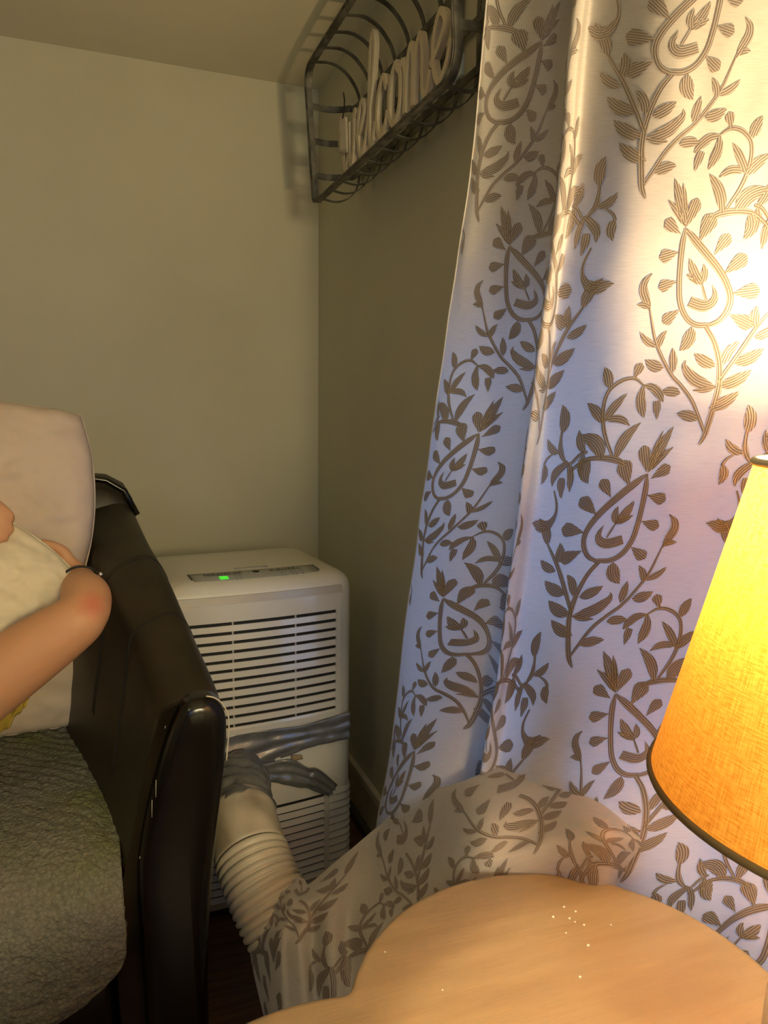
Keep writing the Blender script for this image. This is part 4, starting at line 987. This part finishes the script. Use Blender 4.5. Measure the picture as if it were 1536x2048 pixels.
# ------------------------------------------------------------------ welcome sign standing in the basket
sign = empty('welcome_sign', (WX - 0.07, (by0 + by1) / 2, bz0), 'cream cut-out script sign reading welcome standing in the wire basket', 'sign')
def SPt(q, h_):     # q 0..1 along the wall from the far end to the near end
    return Vector((RX + 0.030 + 0.0 * h_, by1 - 0.165 - q * (by1 - by0 - 0.20), bz0 + 0.042 + h_))
HX = 0.122
def stroke(pts, name='letter', r_=0.0105, z=1.0):
    P = [Vector((0, a, c)) for a, c in pts]; n_ = len(pts) * 8
    path_ = []
    for i in range(n_ + 1): c = cat(P, i / n_); path_.append(SPt(c.y, c.z * HX))
    # flat cut-out stroke: square section band, faces the room
    return flatband(path_, lambda i: Vector((0, 0, 1)) if True else None, r_ * 2, 0.010, name, M_sign, sign)
def stroke2(pts, name, r_=0.0072):
    P = [Vector((0, a, c)) for a, c in pts]; n_ = len(pts) * 10; c_ = [cat(P, i / n_) for i in range(n_ + 1)]
    pw = [SPt(c.y, c.z * HX) for c in c_]; V, Fc = [], []
    for i, p in enumerate(pw):
        t = (pw[min(i + 1, n_)] - pw[max(i - 1, 0)]); t.normalize(); nn = Vector((0, -t.z, t.y)).normalized()
        for a, b_ in ((-1, -1), (1, -1), (1, 1), (-1, 1)): V.append(p + nn * a * r_ + Vector((b_ * 0.006 + 0.0004 * (i % 2), 0, 0)))
    for i in range(n_):
        for k in range(4): a = i * 4 + k; b_ = i * 4 + (k + 1) % 4; Fc.append((a, b_, b_ + 4, a + 4))
    Fc += [(3, 2, 1, 0), tuple(n_ * 4 + k for k in range(4))]
    o = mk(name, V, Fc, M_sign, sign); o.data.set_sharp_from_angle(angle=0.8); return o
def sc(x0, w_, L_): return [(x0 + a * w_, b_) for a, b_ in L_]
stroke2(sc(0.00, 0.15, [(0.0, 0.95), (0.06, 0.3), (0.22, 0.0), (0.40, 0.3), (0.46, 0.85), (0.50, 0.25), (0.66, 0.0), (0.84, 0.35), (0.86, 0.95), (0.98, 0.85)]), 'letter_w')
stroke2(sc(0.155, 0.11, [(0.0, 0.40), (0.45, 0.55), (0.75, 0.80), (0.5, 1.0), (0.2, 0.75), (0.18, 0.3), (0.45, 0.0), (0.8, 0.15), (1.0, 0.4)]), 'letter_e')
stroke2(sc(0.265, 0.09, [(0.0, 0.35), (0.5, 1.1), (0.72, 1.75), (0.5, 2.0), (0.28, 1.6), (0.25, 0.5), (0.5, 0.0), (0.95, 0.35)]), 'letter_l')
stroke2(sc(0.350, 0.11, [(0.9, 0.75), (0.62, 1.0), (0.2, 0.75), (0.12, 0.3), (0.45, 0.0), (0.85, 0.15), (1.0, 0.35)]), 'letter_c')
stroke2(sc(0.465, 0.12, [(0.5, 1.0), (0.15, 0.75), (0.1, 0.25), (0.45, 0.0), (0.82, 0.25), (0.82, 0.75), (0.5, 1.0), (0.75, 0.82), (1.0, 0.9)]), 'letter_o')
stroke2(sc(0.590, 0.20, [(0.0, 0.9), (0.08, 0.6), (0.08, 0.0), (0.10, 0.6), (0.28, 1.0), (0.38, 0.7), (0.38, 0.0), (0.42, 0.6), (0.60, 1.0), (0.72, 0.7), (0.74, 0.15), (0.88, 0.0), (1.0, 0.3)]), 'letter_m')
stroke2(sc(0.790, 0.13, [(0.0, 0.35), (0.45, 0.55), (0.70, 0.80), (0.45, 1.0), (0.18, 0.75), (0.18, 0.3), (0.45, 0.0), (0.8, 0.15), (1.0, 0.45)]), 'letter_e')
bm = bmesh.new(); y0_, y1_ = SPt(0.95, 0).y, SPt(-0.02, 0).y
box(bm, RX + 0.038, RX + 0.044, y0_, y1_, bz0 + 0.030, bz0 + 0.066, 0.001); mkbm('backing_strip', bm, M_signblue, sign, False)
# paper tag on a black loop, hanging from the basket's band
ptag = empty('paper_tag', hx(684, 240, RX + 0.02), 'small cream paper price tag hanging on a black loop before the sign', 'tag')
q0, q1, q2, q3 = (676, 233), (694, 234), (697, 305), (677, 308)
V = []
for j in range(8):
    for i in range(5):
        a = i / 4; c = j / 7; px = (q0[0] * (1 - a) + q1[0] * a) * (1 - c) + (q3[0] * (1 - a) + q2[0] * a) * c; py = (q0[1] * (1 - a) + q1[1] * a) * (1 - c) + (q3[1] * (1 - a) + q2[1] * a) * c
        V.append(hx(px, py, RX + 0.02 + 0.002 * math.sin(c * 5)))
o = mk('tag_card', V, grid_faces(5, 8), M_paper, ptag); md = o.modifiers.new('t', 'SOLIDIFY'); md.thickness = 0.0008
mk('tag_loop', *tube_data([hx(687, 186, RX + 0.026), hx(689, 200, RX + 0.022), hx(688, 222, RX + 0.019), hx(685, 237, RX + 0.017)], 0.0018, 6), M_black, ptag)
# ------------------------------------------------------------------ side table with lobed top
TZ = 0.62
c1 = Vector((0.4423, 0.5756)); r1 = 0.2362
LOBES = [(c1.x, c1.y, r1), (0.172, 0.442, 0.245), (0.440, 0.215, 0.225), (0.165, 0.150, 0.225)]
tc_ = Vector((0.30, 0.36)); outl = []
for k in range(360):
    q = math.radians(k); dx, dy = math.cos(q), math.sin(q); best = 0
    for (cx_, cy_, r_) in LOBES:
        ox, oy = tc_.x - cx_, tc_.y - cy_; bb = ox * dx + oy * dy; cc = ox * ox + oy * oy - r_ * r_; dd = bb * bb - cc
        if dd > 0: best = max(best, -bb + math.sqrt(dd))
    outl.append(best)
sm_ = [sum(outl[(k + j) % 360] for j in range(-1, 2)) / 3 for k in range(360)]
table = empty('side_table', (tc_.x, tc_.y, 0), 'tan painted side table with a lobed flower-shaped top under the lamp', 'table')
def tring(off, z): return [Vector((tc_.x + (sm_[k] + off) * math.cos(math.radians(k)), tc_.y + (sm_[k] + off) * math.sin(math.radians(k)), z)) for k in range(360)]
prof_t = [(-0.045, TZ - 0.022), (-0.004, TZ - 0.022), (0.0, TZ - 0.018), (0.0, TZ - 0.006)]
V = [v for o_, z in prof_t for v in tring(o_, z)]; Fc = [tuple(range(359, -1, -1))]
for j in range(3):
    for k in range(360): Fc.append((j * 360 + k, j * 360 + (k + 1) % 360, (j + 1) * 360 + (k + 1) % 360, (j + 1) * 360 + k))
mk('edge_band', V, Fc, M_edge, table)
prof_t = [(0.0, TZ - 0.006), (-0.0015, TZ - 0.0025), (-0.005, TZ - 0.0005), (-0.010, TZ)]
V = [v for o_, z in prof_t for v in tring(o_, z)]; Fc = [tuple(3 * 360 + k for k in range(360))]
for j in range(3):
    for k in range(360): Fc.append((j * 360 + k, j * 360 + (k + 1) % 360, (j + 1) * 360 + (k + 1) % 360, (j + 1) * 360 + k))
mk('tabletop', V, Fc, M_table, table)
V, Fc = lathe([(0.0, TZ - 0.022), (0.10, TZ - 0.022), (0.09, TZ - 0.05), (0.035, TZ - 0.07), (0.03, 0.30), (0.045, 0.22), (0.03, 0.14), (0.06, 0.08)], tc_.x, tc_.y, 32); mk('pedestal', V, Fc, M_table, table)
for k in range(3):
    q = math.radians(90 + 120 * k); d = Vector((math.cos(q), math.sin(q), 0)); b0 = Vector((tc_.x, tc_.y, 0))
    mk('leg', *tube_data([b0 + d * 0.03 + Vector((0, 0, .12)), b0 + d * 0.10 + Vector((0, 0, .10)), b0 + d * 0.19 + Vector((0, 0, .03)), b0 + d * 0.22 + Vector((0, 0, .015))], [0.02, 0.018, 0.015, 0.014], 12), M_table, table)
for i, (px, py, r_) in enumerate([(1128, 1814, 2.4), (1151, 1823, 2.2), (1106, 1834, 2.6), (1139, 1837, 2.2), (1150, 1844, 1.8), (1168, 1850, 2.4), (1132, 1866, 1.8), (1222, 1850, 1.8), (1176, 1891, 3.0), (1160, 1954, 2.4), (770, 1904, 1.5), (885, 1980, 1.5)]):
    c = hz(px, py, TZ); rr = r_ * 0.00062
    V, Fc = ball(Vector((c.x, c.y, TZ + rr * 0.2)), rr, 1, 1, 0.7, 10); o = mk('spilled_drop', V, Fc, M_drop)
    if i == 10: tag(o, 'lone tiny white drop at the left edge of the tan table top', 'drop')
    elif i == 11: tag(o, 'lone tiny white drop near the front of the tan table top', 'drop')
    elif i == 7: tag(o, 'tiny white drop set apart to the right of the scatter on the table', 'drop')
    elif i == 8: tag(o, 'larger white drop below the scatter on the table', 'drop')
    elif i == 9: tag(o, 'small white drop nearest the front below the scatter on the table', 'drop')
    else: tag(o, 'tiny white drop in the close scatter on the tan table top', 'drop', 'close scatter of white drops')
# ------------------------------------------------------------------ lamp
lamp = empty('table_lamp', (LAMP.x, LAMP.y, TZ), 'table lamp with lit amber linen shade at the right edge', 'lamp')
n_ = 128; V, Fc, UVs = [], [], []
RWS = 40
for j in range(RWS + 1):
    t = j / RWS; z = SH_T + (SH_B - SH_T) * t; r_ = SH_RT + (SH_RB - SH_RT) * t
    for k in range(n_ + 1):
        q = 2 * math.pi * k / n_ + 0.6; V.append(Vector((LAMP.x + r_ * math.cos(q), LAMP.y + r_ * math.sin(q), z))); UVs.append((k / n_, t * 0.22))
Fc = grid_faces(n_ + 1, RWS + 1)
mk('shade', V, Fc, M_shade, lamp, uvs=np.array(UVs))
for (r_, z, nm) in ((SH_RT, SH_T, 'shade_top_ring'), (SH_RB, SH_B, 'shade_bottom_ring')):
    ring_ = [Vector((LAMP.x + r_ * math.cos(2 * math.pi * k / 96), LAMP.y + r_ * math.sin(2 * math.pi * k / 96), z)) for k in range(97)]
    mk(nm, *tube_data(ring_, 0.0030, 8, False), M_shade_rim if 'bottom' in nm else M_cream, lamp)
ds = [tube_data([Vector((LAMP.x, LAMP.y, SH_T - 0.004)), Vector((LAMP.x + SH_RT * math.cos(q), LAMP.y + SH_RT * math.sin(q), SH_T - 0.002))], 0.0015, 6) for q in (0.3, 2.4, 4.5)]
mk('shade_spider', *merge(*ds), M_brass, lamp)
V, Fc = lathe([(0.0, TZ + 0.002), (0.062, TZ + 0.002), (0.066, TZ + 0.010), (0.060, TZ + 0.022), (0.040, TZ + 0.034), (0.052, TZ + 0.065), (0.068, TZ + 0.11), (0.066, TZ + 0.16), (0.045, TZ + 0.21), (0.022, TZ + 0.25), (0.018, TZ + 0.29), (0.0, TZ + 0.29)], LAMP.x, LAMP.y, 48)
mk('lamp_base', V, Fc, M_white, lamp)
mk('lamp_socket', *tube_data([Vector((LAMP.x, LAMP.y, TZ + 0.285)), Vector((LAMP.x, LAMP.y, BULB_Z - 0.055))], 0.014, 16), M_brass, lamp)
M_bulb = bpy.data.materials.new('bulb_glass'); M_bulb.use_nodes = True; bb = M_bulb.node_tree.nodes['Principled BSDF']
bb.inputs['Emission Color'].default_value = (1, 0.68, 0.33, 1); bb.inputs['Emission Strength'].default_value = BULB_E
V, Fc = lathe([(0.0262, -0.0196), (0.0290, -0.013), (0.031, 0.0), (0.029, 0.014), (0.020, 0.026), (0.003, 0.031)], LAMP.x, LAMP.y, 32)
bulb = mk('bulb', [Vector((v.x, v.y, v.z + BULB_Z)) for v in V], Fc, M_bulb, lamp)
V, Fc = lathe([(0.012, -0.055), (0.014, -0.045), (0.0262, -0.0200), (0.0, -0.0199)], LAMP.x, LAMP.y, 32)
mk('bulb_collar', [Vector((v.x, v.y, v.z + BULB_Z)) for v in V], Fc, M_white, lamp)
